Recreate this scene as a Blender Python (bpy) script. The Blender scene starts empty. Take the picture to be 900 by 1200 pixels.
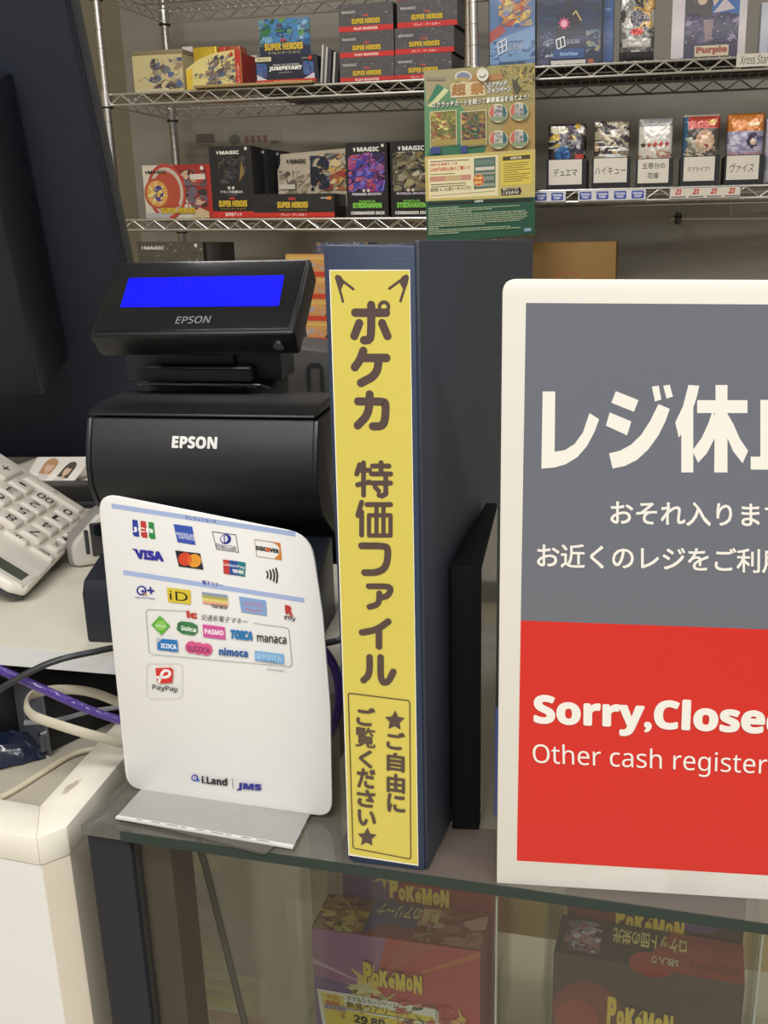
import bpy, bmesh, math, random
from mathutils import Vector, Matrix
from mathutils.geometry import tessellate_polygon

S = bpy.context.scene
COL = S.collection

# ------------------------------------------------------------------ camera
F, CX, CY = 1095.0, 550.0, 600.0          # focal length and principal point for a 900 x 1200 frame
TH = math.atan(320 / 1095)                # camera looks down by this much
HC = 1.266                                # lens height above the floor
ZC = 0.950                                # top of the glass counter
cd = bpy.data.cameras.new('camera'); cam = bpy.data.objects.new('camera', cd); COL.objects.link(cam)
cam.location = (0, 0, HC); cam.rotation_euler = (math.pi / 2 - TH, 0, 0)
cd.sensor_fit = 'AUTO'; cd.sensor_width = 36; cd.lens = F * 36 / 1200
cd.shift_x = -(CX - 450) / 1200; cd.clip_start = .01; cd.clip_end = 50
S.camera = cam

# ------------------------------------------------------------------ world, lights, exposure
w = bpy.data.worlds.new('world'); S.world = w; w.use_nodes = True
bg = w.node_tree.nodes['Background']; bg.inputs[0].default_value = (1, .985, .97, 1); bg.inputs[1].default_value = .26
def area(name, loc, size, power, col=(1, .99, .975), rot=(0, 0, 0)):
    l = bpy.data.lights.new(name, 'AREA'); l.shape = 'RECTANGLE'; l.size, l.size_y = size; l.energy = power; l.color = col
    o = bpy.data.objects.new(name, l); COL.objects.link(o); o.location = loc; o.rotation_euler = rot
    return o
area('shop_ceiling_light', (-.5, -.75, 2.72), (1.3, .35), 25)
area('shop_ceiling_light', (1.0, -.75, 2.72), (1.3, .35), 23)
area('shop_ceiling_light', (-.2, -2.3, 2.72), (2.6, .5), 34)
area('counter_ceiling_light', (-.75, 1.5, 2.72), (1.1, .35), 22)
area('counter_ceiling_light', (1.3, 1.2, 2.72), (.9, .3), 3.5)
S.view_settings.view_transform = 'Standard'; S.view_settings.look = 'None'
S.view_settings.gamma = 1; S.view_settings.use_curve_mapping = False
S.view_settings.exposure = 0.42
S.cycles.use_denoising = True
S.cycles.max_bounces = 10; S.cycles.transparent_max_bounces = 24
S.cycles.caustics_reflective = False; S.cycles.caustics_refractive = False

# ------------------------------------------------------------------ helpers
V = Vector
def ray(px, py):
    x, y = (px - CX) / F, (CY - py) / F
    return V((x, math.cos(TH) + y * math.sin(TH), -math.sin(TH) + y * math.cos(TH)))
EYE = V((0, 0, HC))
def hitY(px, py, Y): r = ray(px, py); return EYE + r * (Y / r.y)
def hitZ(px, py, z): r = ray(px, py); return EYE + r * ((z - HC) / r.z)
def hitP(px, py, P, n): r = ray(px, py); return EYE + r * ((V(P) - EYE).dot(n) / r.dot(n))
def frame(O, ex, ez=(0, 0, 1)):
    ex = V(ex).normalized(); ez = V(ez); ey = ez.cross(ex).normalized(); ez = ex.cross(ey).normalized()
    m = Matrix((ex, ey, ez)).transposed().to_4x4(); m.translation = V(O); return m
def yaw(O, deg): a = math.radians(deg); return frame(O, (math.cos(a), math.sin(a), 0))

def lin(h):
    h = h.lstrip('#'); o = []
    for i in (0, 2, 4):
        c = int(h[i:i + 2], 16) / 255; o.append(c / 12.92 if c <= .04045 else ((c + .055) / 1.055) ** 2.4)
    return o
_m = {}
def M(hexc, rough=.5, metal=0.0, coat=0.0, bump=0.0, bscale=200, var=.06, vscale=12, spec=.5, emit=0.0, trans=0.0):
    k = (hexc, rough, metal, coat, bump, bscale, var, vscale, spec, emit, trans)
    if k in _m: return _m[k]
    m = bpy.data.materials.new('mat_' + hexc.lstrip('#')); m.use_nodes = True
    nt = m.node_tree; b = nt.nodes['Principled BSDF']; c = lin(hexc)
    tc = nt.nodes.new('ShaderNodeTexCoord')
    nz = nt.nodes.new('ShaderNodeTexNoise'); nz.inputs['Scale'].default_value = vscale; nz.inputs['Detail'].default_value = 3
    mx = nt.nodes.new('ShaderNodeMix'); mx.data_type = 'RGBA'
    mx.inputs[6].default_value = [min(1, x * (1 - var)) for x in c] + [1]
    mx.inputs[7].default_value = [min(1, x * (1 + var)) for x in c] + [1]
    nt.links.new(tc.outputs['Object'], nz.inputs['Vector']); nt.links.new(nz.outputs['Fac'], mx.inputs[0])
    nt.links.new(mx.outputs[2], b.inputs['Base Color'])
    b.inputs['Roughness'].default_value = rough; b.inputs['Metallic'].default_value = metal
    b.inputs['Coat Weight'].default_value = coat; b.inputs['Coat Roughness'].default_value = .08
    b.inputs['Specular IOR Level'].default_value = spec
    if emit:
        nt.links.new(mx.outputs[2], b.inputs['Emission Color']); b.inputs['Emission Strength'].default_value = emit
    if bump:
        n2 = nt.nodes.new('ShaderNodeTexNoise'); n2.inputs['Scale'].default_value = bscale; n2.inputs['Detail'].default_value = 2
        bp = nt.nodes.new('ShaderNodeBump'); bp.inputs['Strength'].default_value = bump; bp.inputs['Distance'].default_value = .002
        nt.links.new(tc.outputs['Object'], n2.inputs['Vector']); nt.links.new(n2.outputs['Fac'], bp.inputs['Height'])
        nt.links.new(bp.outputs['Normal'], b.inputs['Normal'])
        if coat: nt.links.new(bp.outputs['Normal'], b.inputs['Coat Normal'])
    _m[k] = m; return m
def glassmat(name, tint='#f4f8f4', refl=1.0, rough=0.0, haze=0.0):
    m = bpy.data.materials.new(name); m.use_nodes = True; nt = m.node_tree; nt.nodes.clear()
    out = nt.nodes.new('ShaderNodeOutputMaterial'); t = nt.nodes.new('ShaderNodeBsdfTransparent'); g = nt.nodes.new('ShaderNodeBsdfGlossy')
    t.inputs[0].default_value = lin(tint) + [1]; g.inputs['Roughness'].default_value = rough
    lw = nt.nodes.new('ShaderNodeLayerWeight'); pw = nt.nodes.new('ShaderNodeMath'); pw.operation = 'POWER'; pw.inputs[1].default_value = 5
    mul = nt.nodes.new('ShaderNodeMath'); mul.operation = 'MULTIPLY_ADD'; mul.inputs[1].default_value = .9 * min(1, refl); mul.inputs[2].default_value = .04 * refl
    mx = nt.nodes.new('ShaderNodeMixShader')
    nt.links.new(lw.outputs['Facing'], pw.inputs[0]); nt.links.new(pw.outputs[0], mul.inputs[0]); nt.links.new(mul.outputs[0], mx.inputs[0])
    src = t
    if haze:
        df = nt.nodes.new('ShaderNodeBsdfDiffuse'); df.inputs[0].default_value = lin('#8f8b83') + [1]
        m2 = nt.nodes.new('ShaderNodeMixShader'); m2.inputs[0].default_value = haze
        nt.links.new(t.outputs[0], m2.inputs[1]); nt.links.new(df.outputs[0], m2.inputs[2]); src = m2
    nt.links.new(src.outputs[0], mx.inputs[1]); nt.links.new(g.outputs[0], mx.inputs[2]); nt.links.new(mx.outputs[0], out.inputs[0])
    return m
def ribmat(hexa, hexb, scale, axis='X', rough=.4):
    m = bpy.data.materials.new('mat_ribbed'); m.use_nodes = True; nt = m.node_tree; b = nt.nodes['Principled BSDF']
    tc = nt.nodes.new('ShaderNodeTexCoord'); wv = nt.nodes.new('ShaderNodeTexWave'); wv.bands_direction = axis
    wv.inputs['Scale'].default_value = scale
    mx = nt.nodes.new('ShaderNodeMix'); mx.data_type = 'RGBA'; mx.inputs[6].default_value = lin(hexa) + [1]; mx.inputs[7].default_value = lin(hexb) + [1]
    nt.links.new(tc.outputs['Object'], wv.inputs['Vector']); nt.links.new(wv.outputs['Fac'], mx.inputs[0]); nt.links.new(mx.outputs[2], b.inputs['Base Color'])
    bp = nt.nodes.new('ShaderNodeBump'); bp.inputs['Strength'].default_value = .5; bp.inputs['Distance'].default_value = .0006
    nt.links.new(wv.outputs['Fac'], bp.inputs['Height']); nt.links.new(bp.outputs['Normal'], b.inputs['Normal'])
    b.inputs['Roughness'].default_value = rough
    return m

class G:
    """collects shapes into one mesh object"""
    def __init__(s): s.v = []; s.f = []; s.mi = []; s.mats = []
    def m(s, mat):
        if mat not in s.mats: s.mats.append(mat)
        return s.mats.index(mat)
    def add(s, vs, fs, mat, T=None):
        b = len(s.v); i = s.m(mat)
        s.v += [tuple(T @ V(p)) if T else tuple(p) for p in vs]
        for f in fs: s.f.append([b + k for k in f]); s.mi.append(i)
        return s
    def bm(s, bm, mat, T=None):
        bm.verts.index_update()
        s.add([v.co.copy() for v in bm.verts], [[v.index for v in f.verts] for f in bm.faces], mat, T); bm.free(); return s
    def box(s, x0, x1, y0, y1, z0, z1, mat, bev=0.0, seg=2, T=None):
        bm = bmesh.new(); bmesh.ops.create_cube(bm, size=1)
        for v in bm.verts:
            v.co = V(((x0 + x1) / 2 + v.co.x * (x1 - x0), (y0 + y1) / 2 + v.co.y * (y1 - y0), (z0 + z1) / 2 + v.co.z * (z1 - z0)))
        if bev: bmesh.ops.bevel(bm, geom=bm.edges[:], offset=bev, segments=seg, profile=.5, affect='EDGES', clamp_overlap=True)
        return s.bm(bm, mat, T)
    def prism(s, pts, axis, a, b, mat, bev=0.0, T=None, seg=2, side=True):
        """pts: 2-D outline; axis 0: (y,z) outline along x; 1: (x,z) along y; 2: (x,y) along z"""
        def p3(p, t): return V({0: (t, p[0], p[1]), 1: (p[0], t, p[1]), 2: (p[0], p[1], t)}[axis])
        bm = bmesh.new()
        A = [bm.verts.new(p3(p, a)) for p in pts]; B = [bm.verts.new(p3(p, b)) for p in pts]
        n = len(pts); bm.faces.new(A); bm.faces.new(B[::-1])
        for i in range(n): bm.faces.new((A[i], B[i], B[(i + 1) % n], A[(i + 1) % n]))
        bmesh.ops.recalc_face_normals(bm, faces=bm.faces[:])
        if bev:
            ed = [e for e in bm.edges if len(e.link_faces) == 2 and e.calc_face_angle(0) > .6]
            bmesh.ops.bevel(bm, geom=ed, offset=bev, segments=seg, profile=.5, affect='EDGES', clamp_overlap=True)
        return s.bm(bm, mat, T)
    def tube(s, pts, r, mat, n=8, closed=False, flat=None):
        pts = [V(p) for p in pts]; rings = []; N = len(pts); up = None
        for i, p in enumerate(pts):
            a = pts[i - 1] if (i > 0 or closed) else p; c = pts[(i + 1) % N] if (i < N - 1 or closed) else p
            d = (c - a).normalized()
            if up is None:
                up = V((0, 0, 1)) if abs(d.z) < .9 else V((1, 0, 0))
            sd = d.cross(up).normalized(); up = sd.cross(d).normalized()
            ra, rb = (r, r) if flat is None else flat
            rings.append([p + sd * ra * math.cos(2 * math.pi * k / n) + up * rb * math.sin(2 * math.pi * k / n) for k in range(n)])
        vs = [q for R in rings for q in R]; fs = []
        for i in range(N if closed else N - 1):
            j = (i + 1) % N
            for k in range(n): fs.append((i * n + k, i * n + (k + 1) % n, j * n + (k + 1) % n, j * n + k))
        if not closed: fs += [tuple(range(n))[::-1], tuple((N - 1) * n + k for k in range(n))]
        return s.add(vs, fs, mat)
    def cyl(s, p0, p1, r, mat, n=16): return s.tube([p0, p1], r, mat, n)
    def obj(s, name, parent=None, smooth=True, ang=28, T=None):
        me = bpy.data.meshes.new(name); me.from_pydata(s.v, [], s.f)
        for m in s.mats: me.materials.append(m)
        me.polygons.foreach_set('material_index', s.mi)
        if smooth:
            me.polygons.foreach_set('use_smooth', [True] * len(me.polygons))
            me.set_sharp_from_angle(angle=math.radians(ang))
        me.update()
        o = bpy.data.objects.new(name, me); COL.objects.link(o)
        if parent: o.parent = parent
        if T is not None: o.matrix_world = T
        return o
def thing(name, label, cat, T, group=None):
    o = bpy.data.objects.new(name, None); o.empty_display_size = .02; COL.objects.link(o)
    o.matrix_world = T if isinstance(T, Matrix) else Matrix.Translation(V(T))
    return tag(o, label, cat, group)
def tag(o, label, cat, group=None):
    o['label'] = label; o['category'] = cat
    if group: o['group'] = group
    return o
def struct(o): o['kind'] = 'structure'; return o
def dup(root, T, label, group=None):
    r = root.copy(); COL.objects.link(r); r.matrix_world = T; r['label'] = label
    if group: r['group'] = group
    for ch in list(root.children):
        c = ch.copy(); COL.objects.link(c); c.parent = r
        for g in ch.children: d = g.copy(); COL.objects.link(d); d.parent = c
    return r

_t = {}; _n = {}
def sans(c, b):
    if 'A' <= c <= 'Z': return chr((0x1D5D4 if b else 0x1D5A0) + ord(c) - 65)
    if 'a' <= c <= 'z': return chr((0x1D5EE if b else 0x1D5BA) + ord(c) - 97)
    if '0' <= c <= '9': return chr((0x1D7EC if b else 0x1D7E2) + ord(c) - 48)
    return c
def textmesh(s, bold=0.0, shear=0.0):
    k = (s, bold, shear)
    if k not in _t:
        body = s
        if all(ord(c) < 127 or c == 'é' for c in s): body = ''.join(sans(c, bold >= .03) for c in s)
        cu = bpy.data.curves.new('t', 'FONT'); cu.body = body; cu.resolution_u = 3; cu.shear = shear; cu.fill_mode = 'FRONT'
        o = bpy.data.objects.new('t', cu); me = bpy.data.meshes.new_from_object(o)
        vs = [(v.co.x, v.co.y) for v in me.vertices]; fs = [tuple(p.vertices) for p in me.polygons]
        bpy.data.objects.remove(o); bpy.data.meshes.remove(me); bpy.data.curves.remove(cu)
        if bold > .008:                     # heavier weight: the same outline stamped around a small circle
            n = 8 if bold > .025 else 4; bv, bf = vs, fs; vs, fs = list(bv), list(bf)
            for q in range(n):
                a = 2 * math.pi * (q + .5 * (n == 4)) / n; dx, dy = bold * math.cos(a), bold * math.sin(a)
                if bold >= .04: sq = max(abs(dx), abs(dy)) / bold; dx, dy = dx / sq, dy / sq
                b0 = len(vs)
                vs += [(x + dx, y + dy) for x, y in bv]; fs += [tuple(j + b0 for j in f) for f in bf]
        _t[k] = (vs, fs); _n[k] = 1 if bold <= .008 else (9 if bold > .025 else 5)
    return _t[k]
def chaikin(p, n=2, closed=False):
    for _ in range(n):
        q = [] if closed else [p[0]]
        for i in range(len(p) if closed else len(p) - 1):
            a, b = p[i], p[(i + 1) % len(p)]
            q += [(a[0] * .75 + b[0] * .25, a[1] * .75 + b[1] * .25), (a[0] * .25 + b[0] * .75, a[1] * .25 + b[1] * .75)]
        if not closed: q.append(p[-1])
        p = q
    return p
def clip(poly, x0, y0, x1, y1):
    for ax, lim, sg in ((0, x0, 1), (0, x1, -1), (1, y0, 1), (1, y1, -1)):
        out = []
        for i in range(len(poly)):
            a, b = poly[i - 1], poly[i]; da, db = (a[ax] - lim) * sg, (b[ax] - lim) * sg
            if (da >= 0) != (db >= 0):
                t = da / (da - db); out.append((a[0] + (b[0] - a[0]) * t, a[1] + (b[1] - a[1]) * t))
            if db >= 0: out.append(b)
        poly = out
        if len(poly) < 3: return []
    return poly
def corner(p, a, b, r, n=6):
    p, a, b = V(p), V(a), V(b); A = p + (a - p).normalized() * r; B = p + (b - p).normalized() * r
    return [tuple((A * (1 - t) + p * t) * (1 - t) + (p * (1 - t) + B * t) * t) for t in (k / n for k in range(n + 1))]
class Ink:
    """flat printing on the local plane y = 0 seen from -y; u = x, v = z"""
    def __init__(s, base=.0002, eps=2e-5, pmap=None, rough=.45, coat=0.0):
        s.g = G(); s.y = base; s.eps = eps; s.pm = pmap; s.rough = rough; s.coat = coat
    def c(s, h): return h if not isinstance(h, str) else M(h, s.rough, coat=s.coat, var=.03)
    def lay(s): s.y += s.eps; return s.y
    def uv(s, p): return s.pm(*p) if s.pm else p
    def _tri(s, P, mat, y):
        if len(P) < 3: return
        A = sum(P[i - 1][0] * P[i][1] - P[i][0] * P[i - 1][1] for i in range(len(P)))
        if abs(A) < 1e-12: return
        if A < 0: P = P[::-1]
        vs = [(p[0], -y, p[1]) for p in P]
        if len(P) <= 4: fs = [tuple(range(len(P)))]
        else:
            fs = []
            for t in tessellate_polygon([[V((p[0], p[1], 0)) for p in P]]):
                a, b, c = (P[i] for i in t)
                cr = (b[0] - a[0]) * (c[1] - a[1]) - (b[1] - a[1]) * (c[0] - a[0])
                fs.append(tuple(t) if cr > 0 else tuple(t)[::-1])
        s.g.add(vs, fs, mat)
    def poly(s, pts, c, y=None): s._tri([s.uv(p) for p in pts], s.c(c), s.lay() if y is None else y)
    def rect(s, x0, y0, x1, y1, c): s.poly([(x0, y0), (x1, y0), (x1, y1), (x0, y1)], c)
    def rrect(s, x0, y0, x1, y1, r, c): s.poly(s.rpts(x0, y0, x1, y1, r), c)
    def rpts(s, x0, y0, x1, y1, r, n=5):
        o = []; x0, x1 = min(x0, x1), max(x0, x1); y0, y1 = min(y0, y1), max(y0, y1)
        for cx, cy, a in ((x1 - r, y0 + r, -90), (x1 - r, y1 - r, 0), (x0 + r, y1 - r, 90), (x0 + r, y0 + r, 180)):
            for k in range(n + 1):
                t = math.radians(a + 90 * k / n); o.append((cx + r * math.cos(t), cy + r * math.sin(t)))
        return o
    def ell(s, cx, cy, rx, ry, c, n=28, rot=0):
        ca, sa = math.cos(rot), math.sin(rot)
        s.poly([(cx + rx * math.cos(t) * ca - ry * math.sin(t) * sa, cy + rx * math.cos(t) * sa + ry * math.sin(t) * ca)
                for t in (2 * math.pi * k / n for k in range(n))], c)
    def line(s, pts, wd, c, closed=False, smooth=0, cap=True):
        """round-capped stroke of real width wd in plane units"""
        if smooth: pts = chaikin(pts, smooth, closed)
        P = [V(s.uv(p)) for p in pts]; y = s.lay(); mat = s.c(c); h = wd / 2
        P = [p for j, p in enumerate(P) if j == 0 or (p - P[j - 1]).length > 1e-7]; N = len(P); m = N if closed else N - 1
        D = [(P[(j + 1) % N] - P[j]).normalized() for j in range(m)]; nr = lambda d: V((-d.y, d.x)) * h
        L = [nr(D[j]) for j in range(m)]; Rr = [nr(D[j]) for j in range(m)]; joins = []
        for j in range(0 if closed else 1, m):      # miter the gentle bends, round the sharp ones
            a, b = D[j - 1], D[j]; cs = max(-1, min(1, a.dot(b)))
            if cs > .55: q = nr((a + b).normalized()) / math.sqrt((1 + cs) / 2); Rr[j - 1] = q; L[j] = q
            else: joins.append(j)
        for j in range(m):
            a, b = P[j], P[(j + 1) % N]; s._tri([tuple(a - L[j]), tuple(b - Rr[j]), tuple(b + Rr[j]), tuple(a + L[j])], mat, y + (8e-6 if joins and j % 2 else 0))
        for j in joins: s._tri([(P[j].x + h * math.cos(t), P[j].y + h * math.sin(t)) for t in (2 * math.pi * k / 18 for k in range(18))], mat, y + 1.6e-5)
        if joins: s.y += 1.6e-5
        if cap and not closed:
            for p, d in ((P[0], -D[0]), (P[-1], D[-1])):
                a0 = math.atan2(d.y, d.x); s._tri([(p.x + h * math.cos(a0 + t), p.y + h * math.sin(a0 + t)) for t in (math.pi * (k / 12 - .5) for k in range(13))], mat, y)
    def text(s, t, BL, BR, TL, c, bold=0.0, shear=0.0):
        """lettering squeezed into the parallelogram BL, BR, TL"""
        vs, fs = textmesh(t, bold, shear)
        x0, x1 = min(v[0] for v in vs), max(v[0] for v in vs); y0, y1 = min(v[1] for v in vs), max(v[1] for v in vs)
        O, X, Y = (V(s.uv(p)) for p in (BL, BR, TL)); X = (X - O) / (x1 - x0); Y = (Y - O) / (y1 - y0); y = s.lay()
        o = [O + X * (v[0] - x0) + Y * (v[1] - y0) for v in vs]; n1 = len(vs) // max(1, _n[t, bold, shear])
        s.g.add([(p.x, -y - 1.5e-6 * (j // n1), p.y) for j, p in enumerate(o)], fs, s.c(c)); s.y += 1.5e-6 * _n[t, bold, shear]
    def tbox(s, t, x0, y0, x1, y1, c, bold=0.0, shear=0.0): s.text(t, (x0, y0), (x1, y0), (x0, y1), c, bold, shear)
    def star(s, cx, cy, r, c, r2=.42, n=5, rot=math.pi / 2):
        s.poly([(cx + (r if k % 2 == 0 else r * r2) * math.cos(rot + math.pi * k / n), cy + (r if k % 2 == 0 else r * r2) * math.sin(rot + math.pi * k / n)) for k in range(2 * n)], c)
    def art(s, x0, y0, x1, y1, cols, n, seed, smin=.08, smax=.3):
        """abstract painted picture: clipped blobs, splinters and swooshes"""
        R = random.Random(seed); W, H = x1 - x0, y1 - y0; D = min(W, H); n = int(n * 2.3); smin *= .55; smax *= .85
        def pick():
            a, b = R.choice(cols), R.choice(cols)
            return a if R.random() < .5 else '#' + ''.join('%02x' % ((int(a[q:q + 2], 16) + int(b[q:q + 2], 16)) // 2) for q in (1, 3, 5))
        for i in range(n):
            cx, cy = x0 + R.random() * W, y0 + R.random() * H; r = D * (smin + (smax - smin) * R.random()) * (1 - .6 * i / n); k = R.random(); a = R.random() * 6.28
            if k < .55: P = [(cx + r * (1 + .25 * math.sin(3 * t + a)) * math.cos(t), cy + r * .7 * math.sin(t + a * .1)) for t in (2 * math.pi * j / 14 for j in range(14))]
            elif k < 2:
                L = r * 1.9; q = r * .2; ca, sa = math.cos(a), math.sin(a)
                P = [(cx - L * ca, cy - L * sa), (cx - q * sa, cy + q * ca), (cx + L * ca, cy + L * sa), (cx + q * sa * .6, cy - q * ca * .6)]
                P = [P[0], P[3], P[2], P[1]]
            else: P = [(cx + r * (1 if j % 2 else .45) * math.cos(a + j * math.pi / 5), cy + r * (1 if j % 2 else .45) * math.sin(a + j * math.pi / 5)) for j in range(10)]
            A = sum(P[i2 - 1][0] * P[i2][1] - P[i2][0] * P[i2 - 1][1] for i2 in range(len(P)))
            if k >= 2:
                for j in range(10):
                    pp = clip([(cx, cy), P[j], P[(j + 1) % 10]], x0, y0, x1, y1)
                    if j == 0: yy = s.lay(); cc = s.c(R.choice(cols))
                    s._tri([s.uv(p) for p in pp], cc, yy)
                continue
            P = clip(P, x0, y0, x1, y1)
            if P: s.poly(P, pick())
    def obj(s, name, parent): return s.g.obj(name, parent, smooth=False)

CHROME = M('#c9c6c0', .28, 1.0, bump=.15, bscale=60)
CHROME2 = M('#e2dfd8', .35, .9)
GLASS = glassmat('clear_glass', '#fcfdfc'); GLASS_TOP = glassmat('glass_top', '#e6e9e4', 1.3, .04, haze=.33); EDGE = M('#2a3833', .3); ACRYL = glassmat('acrylic', '#fbfcfb', .8, .05)  # GLASS_TOP: grey haze paints the ceiling's reflection into the glass
BLACK = M('#16171a', .38, bump=.08, bscale=900); BLACKM = M('#1c1e22', .5); DARK = M('#101114', .6); NAVY = M('#252e40', .5, bump=.12, bscale=500)
WHITE = M('#ece9e2', .4); CREAM = M('#e6e0d2', .45)

# ------------------------------------------------------------------ room
WY = -14.0; WO = V((-1.197, 3.55, 0)); wa = math.radians(WY); WU = V((math.cos(wa), math.sin(wa), 0)); WV = V((-math.sin(wa), math.cos(wa), 0))
fl = G().box(-3, 3.2, -3.2, 4.6, -.06, 0, M('#a59c86', .35, var=.1, vscale=3), T=None).obj('floor'); struct(fl)
ce = G().box(-3, 3.2, -3.2, 4.6, 2.75, 2.81, M('#d8d5cd', .8)).obj('ceiling'); struct(ce)
TW = frame(WO, WU)
wb = G().box(-.06, 3.9, 0, .08, 0, 2.75, M('#aca69a', .75, var=.08, vscale=2)).obj('wall_back', T=TW); struct(wb)
wl = G().box(-.08, 0, -3.6, 0, 0, 2.75, M('#b4a98f', .7, var=.06, vscale=3)).obj('wall_left', T=TW); struct(wl)
tr = G().box(.0, .012, -.62, -.575, 0, 2.75, M('#c9c0a8', .6)).box(.0, .012, -.535, -.52, 0, 2.75, M('#c9c0a8', .6)).obj('trim_1', T=TW); struct(tr)
bb = G().box(.0, 3.8, -.012, 0, 0, .08, M('#5f5a52', .6)).obj('baseboard_back', T=TW); struct(bb)

# ------------------------------------------------------------------ glass counter (showcase)
A0, A1 = hitZ(152, 971, ZC), hitZ(900, 1077, ZC)
SU = (A1 - A0).normalized(); SC = frame(A0 - V((0, 0, ZC)), SU); SCI = SC.inverted(); SY = math.degrees(math.atan2(SU.y, SU.x))
SL, SD = .62, .33
case = thing('display_case', 'long glass showcase with black corner post, holding boxed cards under the red and grey sign', 'showcase', SC)
pt = -.0285
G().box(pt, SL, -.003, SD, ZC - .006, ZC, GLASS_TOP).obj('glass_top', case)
g = G(); g.box(-.004, SL, -.0036, -.0029, ZC - .0062, ZC - .0004, EDGE); g.obj('glass_edge', case)
G().box(.0, SL, .002, .007, .30, ZC - .0065, GLASS).obj('front_glass', case)
G().box(.012, SL, SD - .008, SD - .003, .30, ZC - .0065, GLASS).obj('back_glass', case)
G().box(-.006, -.001, .03, SD - .02, .30, ZC - .0065, GLASS).obj('side_glass', case)
G().box(pt, -.001, .0, .026, .0, ZC - .0065, M('#23242a', .4), .002).obj('corner_post', case)
G().box(.0005, .019, .0075, .03, .30, ZC - .0065, M('#3b3128', .5)).obj('corner_lining', case)
G().box(pt, -.001, SD - .022, SD, .0, ZC - .0065, M('#b3aa98', .4), .002).obj('rear_post', case)
G().box(SL, SL + .03, .0, SD, .0, ZC, M('#23242a', .4), .002).obj('end_panel', case)
G().box(-.001, SL, .002, SD, .0, .30, M('#6d675c', .5), .002).obj('plinth', case)
# wooden rail at the back
rp = SCI @ hitP(300, 1030, SC @ V((0, SD - .02, 0)), SC.to_3x3() @ V((0, 1, 0)))
G().box(.02, SL, SD - .02, SD - .009, rp.z - .018, rp.z + .025, M('#dcc48e', .5)).obj('back_rail', case)
# glass shelf under the boxes
ZSH = HC - .655
G().box(.001, SL, .04, SD - .03, ZSH - .006, ZSH, glassmat('shelf_glass', '#f8faf9')).obj('shelf', case)
cord = G(); P = [hitP(x, y, SC @ V((0, .06, 0)), SC.to_3x3() @ V((0, 1, 0))) for x, y in ((231, 985), (240, 1012), (252, 1060), (266, 1115), (287, 1200), (300, 1260))]
cord.tube([tuple(p) for p in P], .0024, M('#4a4741', .5), 8)
cb = cord.obj('power_cord'); tag(cb, 'thin dark cord hanging inside the empty left end of the showcase', 'cord')

# ---- card boxes inside the showcase
def acrylic(name, label, T, wd, dp, ht):
    t = thing(name, label, 'acrylic case', T); k = .002
    G().box(0, wd, 0, k, 0, ht, ACRYL).obj('front_panel', t)
    G().box(0, k, k, dp, 0, ht, ACRYL).obj('side_panel', t)
    G().box(wd - k, wd, k, dp, 0, ht, ACRYL).obj('side_panel', t)
    G().box(wd, wd + .0015, -.0015, .001, 0, ht, M('#cfd3cd', .2)).obj('edge_strip', t)
    return t
def sbox(label, T, wd, dp, ht, body, draw, top=None, name='card_box', cat='box', group=None, rough=.35, bev=.0008):
    t = thing(name, label, cat, T, group)
    G().box(0, wd, 0, dp, 0, ht, M(body, rough, coat=.25), bev, 1).obj('carton', t)
    k = Ink(rough=rough, coat=.25); draw(k, wd, ht); k.obj('front_print', t)
    if top:
        k = Ink(rough=rough, coat=.25); top(k, wd, dp); o = k.obj('top_print', t)
        o.rotation_euler = (-math.pi / 2, 0, 0); o.location = (0, 0, ht)
    return t
def pokelogo(k, x0, y0, x1, y1, skew=.0):
    dx = (x1 - x0) / 7.0; H = y1 - y0
    hts = (1.0, .62, .8, .66, .82, .62, .86); offs = (0.08, .02, .0, .02, -.04, .02, -.06); ws = (1.05, .85, 1.05, .8, 1.25, .85, 1.1)
    for e, col in ((.10, '#23305e'), (.045, '#e3c44a')):
        x = x0
        for ch, h, o, ww in zip('PoKéMoN', hts, offs, ws):
            b = y0 + o * H
            if ch == 'é':
                ch = 'e'; h *= .8; ax, ay = x + dx * .55, b + H * h * 1.12; q = .012 * (x1 - x0) * (1.6 if e > .08 else 1); k.line([(ax - dx * .1, ay), (ax + dx * .22, ay + H * .16)], q * 1.6, col)
            k.tbox(ch, x + dx * .05, b, x + dx * ww * .95, b + H * h, col, e); x += dx * ww
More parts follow.
